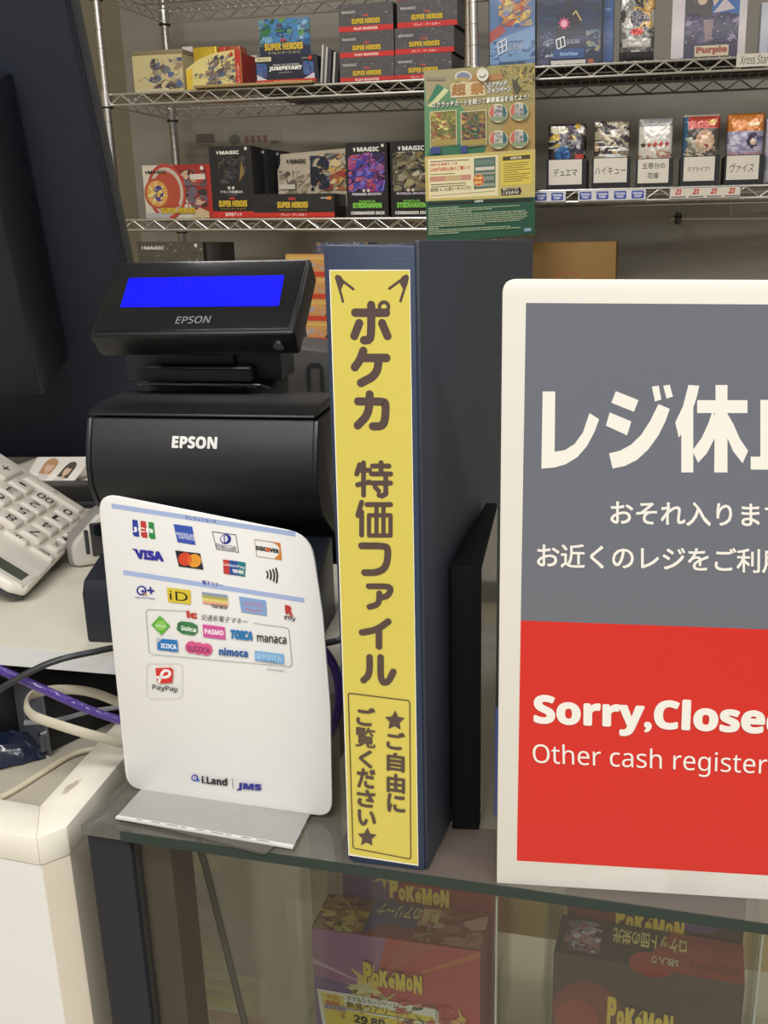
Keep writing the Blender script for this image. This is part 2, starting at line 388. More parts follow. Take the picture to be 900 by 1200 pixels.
def draw_red(k, w, h):
    k.rect(0, 0, w, h, '#bb4348')
    k.poly([(0, .35 * h), (.38 * w, .62 * h), (.45 * w, h), (0, h)], '#a06c94'); k.poly([(0, .1 * h), (.36 * w, .52 * h), (0, .6 * h)], '#7a5c8c')
    for i, c in enumerate(('#c96d4a', '#b5413a', '#c05a50', '#9c2f3c')):
        k.poly([(.36 * w, .56 * h), (w, (.95 - i * .22) * h), (w, (1 - i * .24) * h)], c)
    k.poly([(.36 * w, .56 * h), (.55 * w, h), (.75 * w, h)], '#b5564a'); k.poly([(.36 * w, .56 * h), (.0, .74 * h), (0, .70 * h)], '#c9a9bb')
    k.star(.34 * w, .58 * h, .16 * w, '#e0c268', .28, 6, .3); k.star(.30 * w, .52 * h, .10 * w, '#d9cf9a', .4, 7, .1)
    k.art(.22 * w, .28 * h, .5 * w, .54 * h, ['#b9a84e', '#d8c766', '#7c6a44', '#e4dca0', '#5d5a56'], 26, 3, .1, .3)
    k.art(.5 * w, .25 * h, .92 * w, .5 * h, ['#c3494a', '#b53d49', '#d8b65a', '#a12d38', '#d98b7a', '#4d5a48'], 26, 5, .1, .35)
    pokelogo(k, .31 * w, .60 * h, .67 * w, .78 * h)
    k.rrect(.79 * w, .20 * h, .95 * w, .245 * h, .004, '#2a2226'); k.tbox('拡張5枚入り', .80 * w, .21 * h, .94 * w, .236 * h, '#d8cfc0', .02)
    k.rect(.06 * w, .335 * h, .2 * w, .375 * h, '#c8b4b8'); k.tbox('新品未開封', .065 * w, .34 * h, .195 * w, .37 * h, '#6a4a50', .02)
def top_red(k, w, d):
    k.rect(0, 0, w, d, '#94433f'); k.poly([(.3 * w, 0), (.62 * w, d), (.3 * w, d)], '#4c4a75'); k.rect(.3 * w, .35 * d, .6 * w, d, '#4c4a75')
    k.art(0, 0, .3 * w, d, ['#8e5a3c', '#c9b252', '#5a4236', '#7d3f3a', '#d8c87a'], 26, 8, .15, .5)
    k.art(.6 * w, 0, w, d, ['#a05a48', '#b98572', '#8a4a40', '#caa692'], 14, 9, .15, .5)
    k.text('熱風のアリーナ', (.72 * w, .9 * d), (.34 * w, .9 * d), (.72 * w, .5 * d), '#d9c98c', .03)
    k.text('ポケモンカードゲーム', (.70 * w, .4 * d), (.5 * w, .4 * d), (.70 * w, .2 * d), '#4a3a36', .02)
def draw_dark(k, w, h):
    k.rect(0, 0, w, h, '#4a2a2e')
    k.ell(.2 * w, .6 * h, .2 * w, .24 * h, '#7c2c2a'); k.ell(.14 * w, .55 * h, .12 * w, .15 * h, '#963a2e')
    k.poly([(.55 * w, 0), (w, 0), (w, .5 * h)], '#8a3432'); k.poly([(.4 * w, 0), (.62 * w, .5 * h), (.5 * w, .62 * h), (.38 * w, .5 * h)], '#2f2636')
    k.ell(.78 * w, .60 * h, .10 * w, .045 * h, '#6a4a86', rot=-.3); k.ell(.66 * w, .38 * h, .13 * w, .16 * h, '#6d5390'); k.ell(.42 * w, .36 * h, .09 * w, .15 * h, '#9a8fa6'); k.ell(.63 * w, .33 * h, .08 * w, .1 * h, '#a295b0')
    k.art(.25 * w, .05 * h, .8 * w, .34 * h, ['#8f84a0', '#584a76', '#b0a6bd', '#43365c'], 20, 15, .1, .3)
    pokelogo(k, .30 * w, .57 * h, .66 * w, .76 * h)
    k.rect(.02 * w, .33 * h, .16 * w, .40 * h, '#c9bfa8'); k.tbox('新品未開封', .03 * w, .34 * h, .15 * w, .39 * h, '#7a3a38', .02)
def top_dark(k, w, d):
    k.rect(0, 0, w, d, '#3a2a2c'); k.poly([(.45 * w, 0), (w, 0), (w, d), (.62 * w, d)], '#9b3a36'); k.ell(.52 * w, .1 * d, .12 * w, .3 * d, '#a8403a')
    k.art(.04 * w, .1 * d, .24 * w, .9 * d, ['#8f8898', '#b5aebd', '#a84238', '#55495a', '#cfc8d2'], 24, 18, .15, .45)
    k.text('ロケット団の栄光', (.70 * w, .85 * d), (.3 * w, .85 * d), (.70 * w, .45 * d), '#d6c27e', .035)
    k.text('ポケモンカードゲーム', (.97 * w, .35 * d), (.72 * w, .35 * d), (.97 * w, .12 * d), '#6a3834', .02); k.text('5枚入り', (.66 * w, .3 * d), (.52 * w, .3 * d), (.66 * w, .1 * d), '#d8cba6', .02)
SN = SC.to_3x3() @ V((0, 1, 0))
zb = HC - .540
p0, p1 = hitZ(365, 1087, zb), hitZ(563, 1115, zb)
bw = (p1 - p0).length; T1 = frame(V((p0.x, p0.y, ZSH)), p1 - p0); bh = zb - ZSH
b1 = sbox('shrink-wrapped red and purple card box carrying a yellow price card, in the showcase', T1, bw, .042, bh, '#a9383e', draw_red, top_red)
T = T1 @ Matrix.Translation((.012, .0445, .0))
b2 = sbox('red and purple card box standing behind the one with the price card', T, bw * .99, .042, bh + .052, '#9a3840', lambda k, w, h: (k.rect(0, 0, w, h, '#8f3038'), k.poly([(0, .6 * h), (.3 * w, .6 * h), (.42 * w, h), (0, h)], '#6d4a72'), k.poly([(.4 * w, .75 * h), (w, .9 * h), (w, h), (.55 * w, h)], '#a83a34'), k.poly([(0, .82 * h), (.4 * w, .88 * h), (.4 * w, .9 * h), (0, .86 * h)], '#a98ba6'), k.star(.27 * w, .82 * h, .09 * w, '#c9b25c', .3, 6), pokelogo(k, .30 * w, .695 * h, .68 * w, .815 * h)))
acrylic('acrylic_case', 'clear acrylic case around the red and purple card boxes', T1 @ Matrix.Translation((-.006, -.006, 0)), bw + .019, .096, bh + .058)
# price card on the first box
k = Ink(base=.0012, rough=.4)
def pm1(px, py):
    q = T1.inverted() @ hitP(px, py, T1.translation + T1.to_3x3() @ V((0, -.0011, 0)), T1.to_3x3() @ V((0, 1, 0))); return (q.x, q.z)
k.pm = pm1
tp = thing('price_card', 'yellow and white price card reading 29,80 stuck on the red card box', 'price card', T1)
cm = M('#e9e6d8', .4); k.poly([(371, 1158), (513, 1183), (520, 1232), (379, 1206)], cm); k.poly([(376, 1162), (402, 1167), (404, 1180), (378, 1176)], '#e6cf62'); k.poly([(379, 1179), (508, 1202), (516, 1228), (383, 1203)], '#e6d04e')
k.poly([(405, 1174), (509, 1192), (510, 1200), (406, 1181)], '#e6d04e')
k.text('中古', (383, 1170), (398, 1173), (382, 1164), '#d2693a', .02); k.text('BOX', (383, 1177), (399, 1180), (382, 1171), '#d2693a', .03)
k.text('ポケモンカードゲーム', (407, 1172), (466, 1182), (406, 1166), '#3a3a38', .01); k.text('熱風のアリーナ', (407, 1181), (476, 1192), (406, 1173), '#26241f', .02)
k.line([(407, 1182), (506, 1198)], .0007, '#26241f'); k.text('￥', (399, 1194), (406, 1195), (398, 1185), '#c9703a', .02); k.text('29,80', (415, 1199), (452, 1206), (414, 1188), '#1f1e1a', .03)
k.obj('printed_card', tp)
zb2 = HC - .520
p0, p1 = hitZ(649, 1115, zb2), hitZ(873, 1155, zb2); bw2 = (p1 - p0).length; T2 = frame(V((p0.x, p0.y, ZSH)), p1 - p0); bh2 = zb2 - ZSH
sbox('dark red card box with grey and violet shapes, at the right in the showcase', T2, bw2, .042, bh2, '#4a2a2e', draw_dark, top_dark)
sbox('dark red card box standing behind the one with grey and violet shapes', T2 @ Matrix.Translation((.004, .0445, 0)), bw2 * .97, .042, bh2 + .045, '#4a2428',
     lambda k, w, h: (k.rect(0, 0, w, h, '#43252a'), k.ell(.2 * w, .85 * h, .22 * w, .13 * h, '#7a2a2a'), k.ell(.74 * w, .80 * h, .12 * w, .04 * h, '#5a4478'), pokelogo(k, .28 * w, .715 * h, .68 * w, .83 * h)))
acrylic('acrylic_case', 'clear acrylic case around the dark red card boxes', T2 @ Matrix.Translation((-.006, -.006, 0)), bw2 + .013, .094, bh2 + .05)
# clear price holders between the two cases
for px, py, lab in ((583, 1140, 'clear acrylic tag holder beside the red and purple boxes'), (634, 1150, 'clear acrylic tag holder beside the dark red boxes')):
    q = hitZ(px, py, ZSH + .085); th = thing('tag_holder', lab, 'tag holder', frame(V((q.x, q.y, ZSH)), SU))
    G().box(0, .0022, 0, .03, 0, .085, ACRYL, .0004, 1).obj('upright', th); G().box(-.006, .012, -.004, .034, 0, .003, ACRYL).obj('foot', th)
    G().box(.0022, .008, -.002, .0, .028, .034, M('#d5d8d2', .2)).obj('clip', th)

# ------------------------------------------------------------------ white counter with raised rim, left
ZK = HC - .330
def gk(px, py, z=None): q = hitZ(px, py, ZK if z is None else z); return (q.x, q.y)
oc, ol = gk(78, 969), gk(42.5, 982); ir = gk(47, 944)
def along(a, b, t): return (a[0] + (b[0] - a[0]) * t, a[1] + (b[1] - a[1]) * t)
rb = (oc[0] + .055, oc[1] + .62); lf = (ol[0] - .45, ol[1] + .118)
irb = (ir[0] + .055, ir[1] + .60); ilf = (ir[0] - .45, ir[1] + .118)
cab = thing('white_counter', 'white counter unit with raised rim and chamfered corner at lower left', 'counter', (oc[0] - .1, oc[1] + .1, 0))
def rel(p, o=cab): return (p[0] - o.location.x, p[1] - o.location.y)
RW = M('#efe9da', .4, var=.03); RWF = M('#eeece6', .4, var=.03)
g = G(); g.prism([rel(ir), rel(ol), rel(lf), rel(ilf)], 2, ZK - .019, ZK, RW, .0008)
g.obj('front_rim', cab)
g = G(); g.prism([rel(oc), rel(ol), rel(ir), rel(irb), rel(rb)], 2, ZK - .019, ZK, RW, .0008); g.obj('side_rim', cab)
def ins(p, dx, dy): return (p[0] + dx, p[1] + dy)
g = G(); oo, o2 = ins(oc, -.0006, .0006), ins(ol, .0003, .0008)
g.prism([rel(o2), rel(ins(lf, 0, .0008)), rel(ins(lf, 0, .0045)), rel(ins(o2, .002, .004))], 2, 0, ZK - .0195, RWF); g.obj('front_panel', cab)
g = G(); g.prism([rel(oo), rel(o2), rel(ins(o2, .002, .004)), rel(ins(oo, -.003, .003))], 2, 0, ZK - .0195, M('#e7dcc8', .4)); g.obj('corner_strip', cab)
g = G(); g.prism([rel(oo), rel(ins(oo, -.003, .003)), rel(ins(rb, -.004, 0)), rel(ins(rb, -.0006, 0))], 2, 0, ZK - .0195, M('#e6dfcd', .4)); g.obj('side_panel', cab)
FZ = ZK - .012
g = G(); g.prism([rel(ins(ir, .001, .002)), rel(ins(ilf, 0, .002)), rel((ilf[0], irb[1] - .02)), rel(ins(irb, .0, -.02))], 2, FZ - .012, FZ, M('#b9b2a2', .5)); g.obj('recessed_floor', cab)
k = Ink(base=0, eps=2e-5, rough=.6)
for cx, cy, rx, ry, rr, cc_ in ((82, 923, 11, 3.2, -.62, '#d2c9b6'), (84, 921, 8, 2.4, -.6, '#beb49f'), (78, 927, 4, 2.2, -.5, '#c6bca8'), (89, 917, 4, 1.6, -.7, '#c6bca8'), (74, 930, 1.6, .8, 0, '#c6bca8'), (95, 914, 1.4, .7, 0, '#ccc2ae')):
    P = []
    for j in range(18):
        t_ = 2 * math.pi * j / 18; wv_ = 1 + .22 * math.sin(3 * t_ + cx); a_, b_ = rx * wv_ * math.cos(t_), ry * wv_ * math.sin(t_)
        g_ = rel(gk(cx + a_ * math.cos(rr) - b_ * math.sin(rr), cy + a_ * math.sin(rr) + b_ * math.cos(rr))); P.append(g_)
    k.poly(P, cc_)
k.g.v = [(x, z, -y) for x, y, z in k.g.v]; o = k.obj('smudge', cab); o.location = (0, 0, ZK + .00005)
# raised shelf
ZS = HC - .2535
s0, s1 = hitZ(0, 757, ZS), hitZ(135, 768, ZS); su = (s1 - s0).normalized(); sn = V((-su.y, su.x, 0))
TS = frame(s0 - V((0, 0, s0.z)), su); shelfW = .43
sh = thing('raised_shelf', 'off white raised shelf carrying the calculator and the black receipt printer', 'shelf', TS)
SRX = (TS.inverted() @ V((-.083, .51, 0))).x
G().box(-.35, SRX, 0, .85, ZS - .0135, ZS, M('#cfcaba', .4, var=.05, vscale=5), .0012).obj('top_board', sh)
G().box(-.35, SRX, -.001, .0015, ZS - .0130, ZS - .0004, M('#d4d5d3', .45)).obj('edge_band', sh)
G().box(-.35, -.335, .02, .85, FZ - .0, ZS - .0135, M('#17181a', .6)).obj('support_panel', sh)
G().box(-.335, .09, .30, .315, FZ - .0, ZS - .0135, M('#17181a', .6)).obj('back_panel', sh)

G().box(SRX - .12, SRX - .001, .006, .016, ZC + .0002, ZS - .0135, M('#a8a296', .5)).obj('front_panel', sh)
# black box with metal bracket in the cubby
q = hitZ(57, 884, FZ); TB = yaw((q.x, q.y, FZ), 20)
t = thing('black_box_device', 'black device box with galvanised metal end plate under the raised shelf', 'device', frame((q.x, q.y, FZ), (.55, .83, 0)))
G().box(0, .12, .001, .075, 0.0, .047, M('#15161a', .4), .001).obj('housing', t)
G().box(-.03, .12, .0312, .16, 0, .045, M('#131418', .45), .001).obj('housing', t)
pl = G(); pl.box(-.0015, 0, -.004, .03, .0, .048, M('#8d9096', .35, .8)); pl.box(-.005, -.0015, -.001, .0, .004, .016, M('#8d9096', .35, .8)); pl.obj('metal_plate', t)
pg = G(); pg.box(-.0035, -.0016, .008, .018, .022, .033, M('#9aa0ac', .35, .3), .001); pg.box(-.0039, -.0034, .0105, .0155, .025, .030, DARK); pg.obj('socket', t)
for yy, zz in ((.002, .006), (.008, .043), (.001, .016)):
    G().cyl((-.004, yy, zz), (-.0015, yy, zz), .0022, M('#a7aab0', .3, 1)).obj('screw', t)
q = hitZ(0, 905, FZ)
g = G(); R = random.Random(4); bm = bmesh.new(); bmesh.ops.create_grid(bm, x_segments=12, y_segments=10, size=.5)
for v in bm.verts:
    x, y = v.co.x, v.co.y; v.co = V((x * .062, y * .036, .015 * max(0, 1 - (2 * x) ** 4) * max(0, 1 - (2 * y) ** 4) + R.uniform(-.0015, .0015) + .0018))
g.bm(bm, M('#161f36', .2, coat=.6, bump=.4, bscale=90), None); o = g.obj('plastic_bag', T=yaw((q.x - .012, q.y + .014, FZ), 34)); tag(o, 'crumpled dark blue plastic bag in front of the black device', 'bag')

# cables
def cable(name, label, pts, r, mat, flat=None, extra=()):
    P = [V(p) for p in pts]; Q = []
    for i in range(len(P) - 1):       # Catmull-Rom
        a, b, c, d = P[max(i - 1, 0)], P[i], P[i + 1], P[min(i + 2, len(P) - 1)]
        for kk in range(8):
            s = kk / 8; Q.append(.5 * ((2 * b) + (c - a) * s + (2 * a - 5 * b + 4 * c - d) * s * s + (3 * b - a - 3 * c + d) * s ** 3))
    Q.append(P[-1]); o = G().tube(Q, r, mat, 10, flat=flat).obj(name); return tag(o, label, 'cable')
cable('black_cable', 'black cable arching past the edge of the raised shelf', [hitY(-25, 832, .50), hitY(0, 808, .50), hitY(40, 785, .505), hitY(70, 773, .51), hitY(105, 765, .52), hitY(150, 758, .53), hitY(215, 765, .52), hitY(300, 768, .505), hitY(385, 753, .491), hitY(399, 749, .491)], .0020, M('#2b2c30', .4))
cable('purple_cable', 'shiny purple network cable crossing in front of the white shelf edge', [hitY(-30, 772, .51), hitY(0, 785, .51), hitY(60, 812, .515), (hitY(110, 834, .52)), hitY(160, 850, .52), hitY(250, 880, .51), hitY(340, 890, .50), hitY(383, 865, .503), hitY(397, 820, .503), hitY(391, 780, .503), hitY(365, 745, .505)], .0027, M('#4c3486', .3, coat=.5, bump=.3, bscale=300))
cable('beige_cable', 'flat beige cable looped under the raised shelf', [hitY(160, 832, .58), hitY(110, 812, .57), hitY(70, 808, .56), hitY(40, 813, .545), hitY(31, 824, .53), hitY(38, 838, .52), hitY(70, 850, .515), hitY(110, 862, .515), hitY(165, 876, .525)], .003, M('#c3bba6', .5), flat=(.0015, .0034))
cable('grey_strap', 'thin grey strap hooked on the metal plate', [hitY(28, 847, .525), hitY(50, 846, .53), hitY(75, 842, .535), hitY(110, 833, .55), hitY(160, 826, .56)], .001, M('#8d8e96', .5), flat=(.0006, .0016))
cable('cream_cable', 'thin cream cable lying on the recessed counter floor', [hitZ(-20, 945, FZ + .0022), hitZ(15, 927, FZ + .0022), hitZ(55, 902, FZ + .0022), hitZ(85, 884, FZ + .003), hitZ(115, 877, FZ + .004), hitZ(160, 878, FZ + .004)], .0019, M('#cfc6ae', .5))

# ------------------------------------------------------------------ calculator leaning on the raised shelf
k0 = EYE + ray(78.7, 601.5) * .79
c3 = V((-.013, -1, .012)); r3 = V((-.823, .017, .568))
TCa = frame(k0, r3, r3.cross(c3)); # local: x along a key row, y toward the display, z out of the keys
CP, RP = .0198, .02135
cal = thing('desk_calculator', 'large white desk calculator with big keys, tilted on the raised shelf', 'calculator', TCa)
BW, BWD = M('#e4ded2', .4, var=.03), M('#3a3d44', .4)
out = [(-.012, -.033), (.085, -.037), (.105, -.03), (.115, -.01), (.115, .115), (.105, .134), (-.022, .134), (-.032, .127), (-.030, .105), (-.0265, .07), (-.018, -.02)]
g = G(); g.prism(out, 2, -.0115, -.0025, BW, .003, seg=3); g.obj('body', cal)
g = G(); g.prism([(x * .985 + (.001 if x < 0 else 0), y * .985) for x, y in out], 2, -.0155, -.0116, BWD, .001); g.obj('base', cal)
def key(cx, cy, wx, wy, txt=None, th=.0052, col='#d6cfc3', fs=.62):
    o = G(); bm = bmesh.new(); bmesh.ops.create_cube(bm, size=1)
    for v in bm.verts:
        tp_ = .93 if v.co.z > 0 else 1.0; v.co = V((cx + v.co.x * wx * tp_, cy + v.co.y * wy * tp_, -.004 + (v.co.z + .5) * th))
    bmesh.ops.bevel(bm, geom=bm.edges[:], offset=.0019, segments=3, profile=.5, affect='EDGES', clamp_overlap=True)
    o.bm(bm, M(col, .45)); kb = o.obj('key', cal)
    if txt:
        i = Ink(base=0, rough=.5); fw = min(wx * .75, wy * fs * (.62 * len(txt) + .1)); fh = wy * fs * (.9 if txt not in '.-=' else .35)
        i.tbox(txt, cx - fw / 2, cy - fh / 2, cx + fw / 2, cy + fh / 2, '#2a2a2e', .015)
        ob = i.obj('key_legend', kb); ob.rotation_euler = (-math.pi / 2, 0, 0); ob.location = (0, 0, th - .004)
G().prism([(.108, -.0158), (.112, -.0158), (.076, -.0885), (.072, -.0885)], 1, .02, .09, BWD, .0005).obj('prop_leg', cal)
rows = [['0', '00', '.'], ['1', '2', '3'], ['4', '5', '6'], ['7', '8', '9']]
for j, r in enumerate(rows):
    for i, ch in enumerate(r): key(i * RP, j * CP - (.0 if j else 0), .0185, .0165, ch)
key(.0215, -.0195, .056, .0125, '=', fs=.5)
key(3 * RP - .001, -.008, .0185, .034, '+', .0056, fs=.28); key(3 * RP + .002, 2 * CP, .0185, .0165, '×'); key(3 * RP + .002, 3 * CP, .0185, .0165, '÷'); key(3 * RP + .002, CP, .0185, .0165, '-')
key(-.0165, .0285, .008, .010, '√', .0045); key(-.0178, .0565, .011, .016, '%', .0045, fs=.4); key(-.0172, .041, .009, .011, '▶', .0045)
for i, tx in enumerate(('MRC', 'M-', 'M+', 'GT')): key(-.0165 + i * .0225, .0765, .0205, .008, tx, .0045)
G().box(-.024, .09, .112, .125, -.0036, -.0019, M('#4a5247', .15, coat=1), .0004, 1).obj('display_window', cal)
G().box(-.028, .1, .107, .130, -.0034, -.0022, M('#d9d3c8', .4), .0002, 1).obj('display_surround', cal)

# small rounded grey-white device beside the calculator
q = hitZ(96, 666, ZS)
t = thing('card_reader', 'small rounded off white reader with a black window beside the calculator', 'reader', frame((q.x, q.y, ZS), (.86, .5, 0)))
RWd = M('#c9c4ba', .4)
def rpoly(P, r): return [q for j in range(len(P)) for q in corner(P[j], P[j - 1], P[(j + 1) % len(P)], r, 4)]
G().prism(rpoly([(-.006, .001), (.042, .001), (.042, .043), (.018, .043), (-.006, .019)], .006), 1, 0, .026, RWd, .003, seg=3).obj('housing', t)
G().prism(rpoly([(-.0085, -.0), (.041, -.0), (.041, .0452), (.017, .0452), (-.0085, .020)], .006), 1, .006, .022, M('#8f8b86', .4), .001).obj('seam_band', t)
G().box(.009, .040, -.0012, .002, .008, .036, M('#0c0e14', .12, coat=1), .002, 2).obj('window', t)
G().box(.0045, .0075, -.001, .002, .011, .031, M('#3a3c42', .3), .0006, 1).obj('slot', t)

# photo cards and tray behind
q = hitZ(45, 551, ZS); Tt = frame((q.x, q.y, ZS), su)
t = thing('card_tray', 'grey plastic tray of cards below the tall black monitor', 'tray', Tt)
g = G(); g.box(-.12, .075, -.04, .10, 0, .003, M('#9a958a', .5)); g.box(-.12, -.117, -.04, .10, .003, .02, M('#8b867c', .5)); g.box(-.12, .075, .097, .10, .003, .02, M('#a9a498', .5)); g.obj('tray_body', t)
for i in range(3): G().box(-.1 + i * .032, -.1 + i * .032 + .0025, -.026, .096, .003, .018, M('#827d73', .5)).obj('divider', t)
def pcard(px, py, rot, hair, lab):
    q = hitZ(px, py, ZS + .012); tt = thing('photo_card', lab, 'card', Matrix.Translation(q) @ Matrix.Rotation(math.radians(rot), 4, 'Z') @ Matrix.Rotation(math.radians(-52), 4, 'X'), 'photo cards in the grey tray')
    G().box(-.022, .022, 0, .0006, -.028, .028, M('#e5e0d6', .3)).obj('card_stock', tt)
    i = Ink(base=.0001); i.rect(-.020, -.026, .020, .026, '#ece7de'); i.ell(.0, .005, .0085, .0095, hair); i.poly([(-.0085, .005), (-.009, -.008), (-.004, -.008), (.004, -.008), (.009, -.008), (.0085, .005)], hair); i.ell(.0, .0015, .005, .0068, '#dcb59a'); i.poly([(-.005, .006), (.0, .0095), (.005, .006), (.002, .0045), (-.002, .005)], hair); i.poly([(-.002, -.004), (.002, -.004), (.002, -.009), (-.002, -.009)], '#d0a88c'); i.ell(0, -.016, .012, .008, '#cfc6c0'); i.rect(-.018, .019, -.014, .023, '#6a5a50')
    i.obj('portrait_print', tt)
pcard(57, 549, -14, '#b98a58', 'photo card with a light-haired portrait in the grey tray'); pcard(78, 553, -32, '#3a2a28', 'photo card with a dark-haired portrait in the grey tray')

# ------------------------------------------------------------------ tall black monitor, seen from behind
mb = hitY(192, 536, .93); mtp = hitY(72, 0, .79)
ez = (mtp - mb); slope = V((0, ez.y, ez.z)).normalized()
TM_ = frame(V((mb.x, mb.y, mb.z)), (1, 0.03, 0), slope); mh = ez.length + .12
mon = thing('monitor', 'tall black monitor seen from behind, tilted toward the left of the counter', 'monitor', TM_)
G().box(-.62, 0, .0, .028, 0, mh, M('#1d2230', .42, bump=.1, bscale=700), .003).obj('screen_casing', mon)
G().box(-.002, .0015, .012, .030, .004, mh - .004, M('#3b3d40', .45), .001).obj('side_strip', mon)
hb = TM_.inverted() @ hitP(78, 426, TM_ @ V((0, -.01, 0)), TM_.to_3x3() @ V((0, 1, 0)))
ht_ = TM_.inverted() @ hitP(5, 86, TM_ @ V((0, -.01, 0)), TM_.to_3x3() @ V((0, 1, 0)))
G().prism([(-.62, hb.z), (hb.x, hb.z), (ht_.x + .003, ht_.z), (-.62, ht_.z)], 1, -.075, -.0003, M('#16181e', .45, bump=.1, bscale=700), .004).obj('rear_housing', mon)
G().box(-.45, -.25, -.03, .03, -.03, .06, DARK).obj('neck', mon)
TBm = TM_.inverted() @ frame((mb.x, mb.y, ZS), (1, .03, 0))
G().box(-.50, -.02, -.05, .035, 0, .008, DARK, .003, T=TBm).obj('base_plate', mon)
G().box(-.45, -.25, -.02, .03, .008, mb.z - ZS + .03, DARK, .004, T=TBm).obj('column', mon)

# ------------------------------------------------------------------ receipt printer
q = hitZ(104, 753, ZS); TP = frame((q.x - .001, q.y, ZS), (1, -.075, 0)); PW = .152
pr = thing('receipt_printer', 'black receipt printer with rounded front on the raised shelf', 'printer', TP)
PB = M('#17191d', .40, bump=.06, bscale=1200, spec=.6)
foot = [(0, 0), (0, .034), (.004, .042), (.052, .058), (.06, .058), (.06, 0)]
G().prism(foot, 0, 0, PW, M('#1d212b', .45), .002).obj('foot', pr)
hood = chaikin([(.095, .03), (.095, .1425), (.036, .1425), (.031, .130), (.0265, .114), (.0265, .100), (.032, .088), (.040, .078), (.055, .068), (.07, .058), (.08, .03)], 0)
G().prism(hood, 0, .0035, PW - .0035, PB, .0).obj('front_cover', pr)
for a, b in ((0, .0032), (PW - .0032, PW)): G().prism([(y - .0012, z) for y, z in hood], 0, a, b, PB, .0006).obj('end_cap', pr)
G().prism([(.033, .1442), (.0335, .1460), (.040, .1485), (.052, .1503), (.066, .151), (.095, .151), (.095, .1442)], 0, .002, PW - .002, PB, .0008).obj('lid', pr)
G().box(.01, PW - .01, .061, .094, 0, .029, DARK).obj('inner_frame', pr)
# the maker's name follows the curve of the cover
i = Ink(base=0, rough=.35)
def pmP(px, py):
    q = TP.inverted() @ hitP(px, py, TP @ V((0, .028, 0)), TP.to_3x3() @ V((0, 1, 0))); return (q.x, q.z)
i.pm = pmP; i.text('EPSON', (200.3, 525.5), (253.3, 526.7), (199.6, 512), '#e9e7e2', .03)
prof = [(z, y) for y, z in hood[2:9]][::-1]
def yprof(z):
    for (za, ya), (zb_, yb) in zip(prof, prof[1:]):
        if za <= z <= zb_: return ya + (yb - ya) * (z - za) / (zb_ - za)
    return .03
i.g.v = [(x, yprof(z) - .0003 + y, z) for x, y, z in i.g.v]; i.obj('lettering', pr)

# black box with a handle behind the printer
q = hitY(348, 440, .86)
t = thing('cash_drawer_box', 'charcoal metal box with a wire handle behind the receipt printer', 'box', frame((q.x - .02, .84, ZS), (1, .1, 0)))
G().prism([(0, 0), (.12, 0), (.12, q.z - ZS + .016), (0, q.z - ZS + .03)], 1, 0, .1, M('#33302d', .5), .002).obj('housing', t)
hq = TMi = t.matrix_world.inverted() @ hitY(369, 441, .84)
G().tube([(hq.x - .006, -.002, hq.z - .012), (hq.x - .006, -.004, hq.z + .008), (hq.x - .003, -.004, hq.z + .012), (hq.x + .004, -.004, hq.z + .012), (hq.x + .006, -.004, hq.z + .008), (hq.x + .006, -.002, hq.z - .012)], .0012, DARK).obj('handle', t)

# ------------------------------------------------------------------ customer display
bl, br, tl = hitY(103, 394, .60), hitY(344.5, 391, .592), hitY(133, 306, .645)
TD = frame(bl, br - bl, tl - bl); dwd = (br - bl).length; TDi = TD.inverted(); dh = (TDi @ tl).z
pole = thing('customer_display', 'black customer display with lit blue screen above the receipt printer', 'display', TD)
hous = [(0, 0), (dwd, 0), (dwd - .0005, dh), (0, dh)]
tlx = (TDi @ tl).x; trx = (TDi @ hitP(364.5, 302, TD @ V((0, 0, 0)), TD.to_3x3() @ V((0, 1, 0)))).x
hous = [(0, 0), (dwd, 0), (trx, dh), (tlx, dh)]
DB = M('#111215', .35)
G().prism(hous, 1, .0, .021, DB, .0025, seg=3).obj('housing', pole)
g = G(); ins_ = [(.0035, .0035), (dwd - .0045, .0035), (trx - .0035, dh - .003), (tlx + .003, dh - .003)]; g.prism(ins_, 1, -.0007, .0003, M('#16171a', .16, spec=.5), .0003); g.obj('bezel', pole)
n_ = TD.to_3x3() @ V((0, 1, 0))
def pmD(px, py): q = TDi @ hitP(px, py, TD @ V((0, -.0009, 0)), n_); return (q.x, q.z)
i = Ink(base=.0009, pmap=pmD, rough=.3)
SCR = M('#0208fa', .2, emit=.80, var=.01); i.poly([(141, 360), (326.5, 358.5), (333, 322.5), (151, 326)], SCR); i.obj('screen', pole)
i = Ink(base=.0011, pmap=pmD, rough=.4); i.text('いらっしゃいませ', (153, 345), (221, 344), (158, 327), M('#0306b4', .3, emit=.5), .0); i.obj('screen_text', pole)
i = Ink(base=.0009, pmap=pmD, rough=.4); i.text('EPSON', (205, 379.5), (245, 378.5), (208, 371), '#74757a', .02); i.obj('lettering', pole)
bo = TDi @ hitP(332, 402, TD @ V((0, .012, 0)), n_)
G().cyl((dwd - .012, .010, -.0022), (dwd - .012, .010, .001), .0035, M('#b9b9b9', .25, 1)).obj('screw', pole)
br_m = M('#22262e', .42)
def W2D(p): return TDi @ V(p)
g = G(); Tb = frame((hitY(147, 425, .667)).to_tuple(), (1, -.05, 0)); Tl = TDi @ Tb
zt = hitY(147, 405, .667).z - hitY(147, 425, .667).z; zbm = -.012
g.box(.0, .112, 0, .04, zbm, zt + .004, br_m, .002, T=Tl); g.obj('bracket', pole)
g = G(); g.box(.026, .080, -.006, .0, -.0005, zt + .006, br_m, .0012, T=Tl); g.box(.040, .077, -.0072, -.0058, .006, .013, DARK, T=Tl); g.obj('hinge_plate', pole)
g = G(); g.box(.013, .094, -.016, .002, -.011, -.001, M('#22262e', .35), .002, T=Tl); g.obj('front_bar', pole)
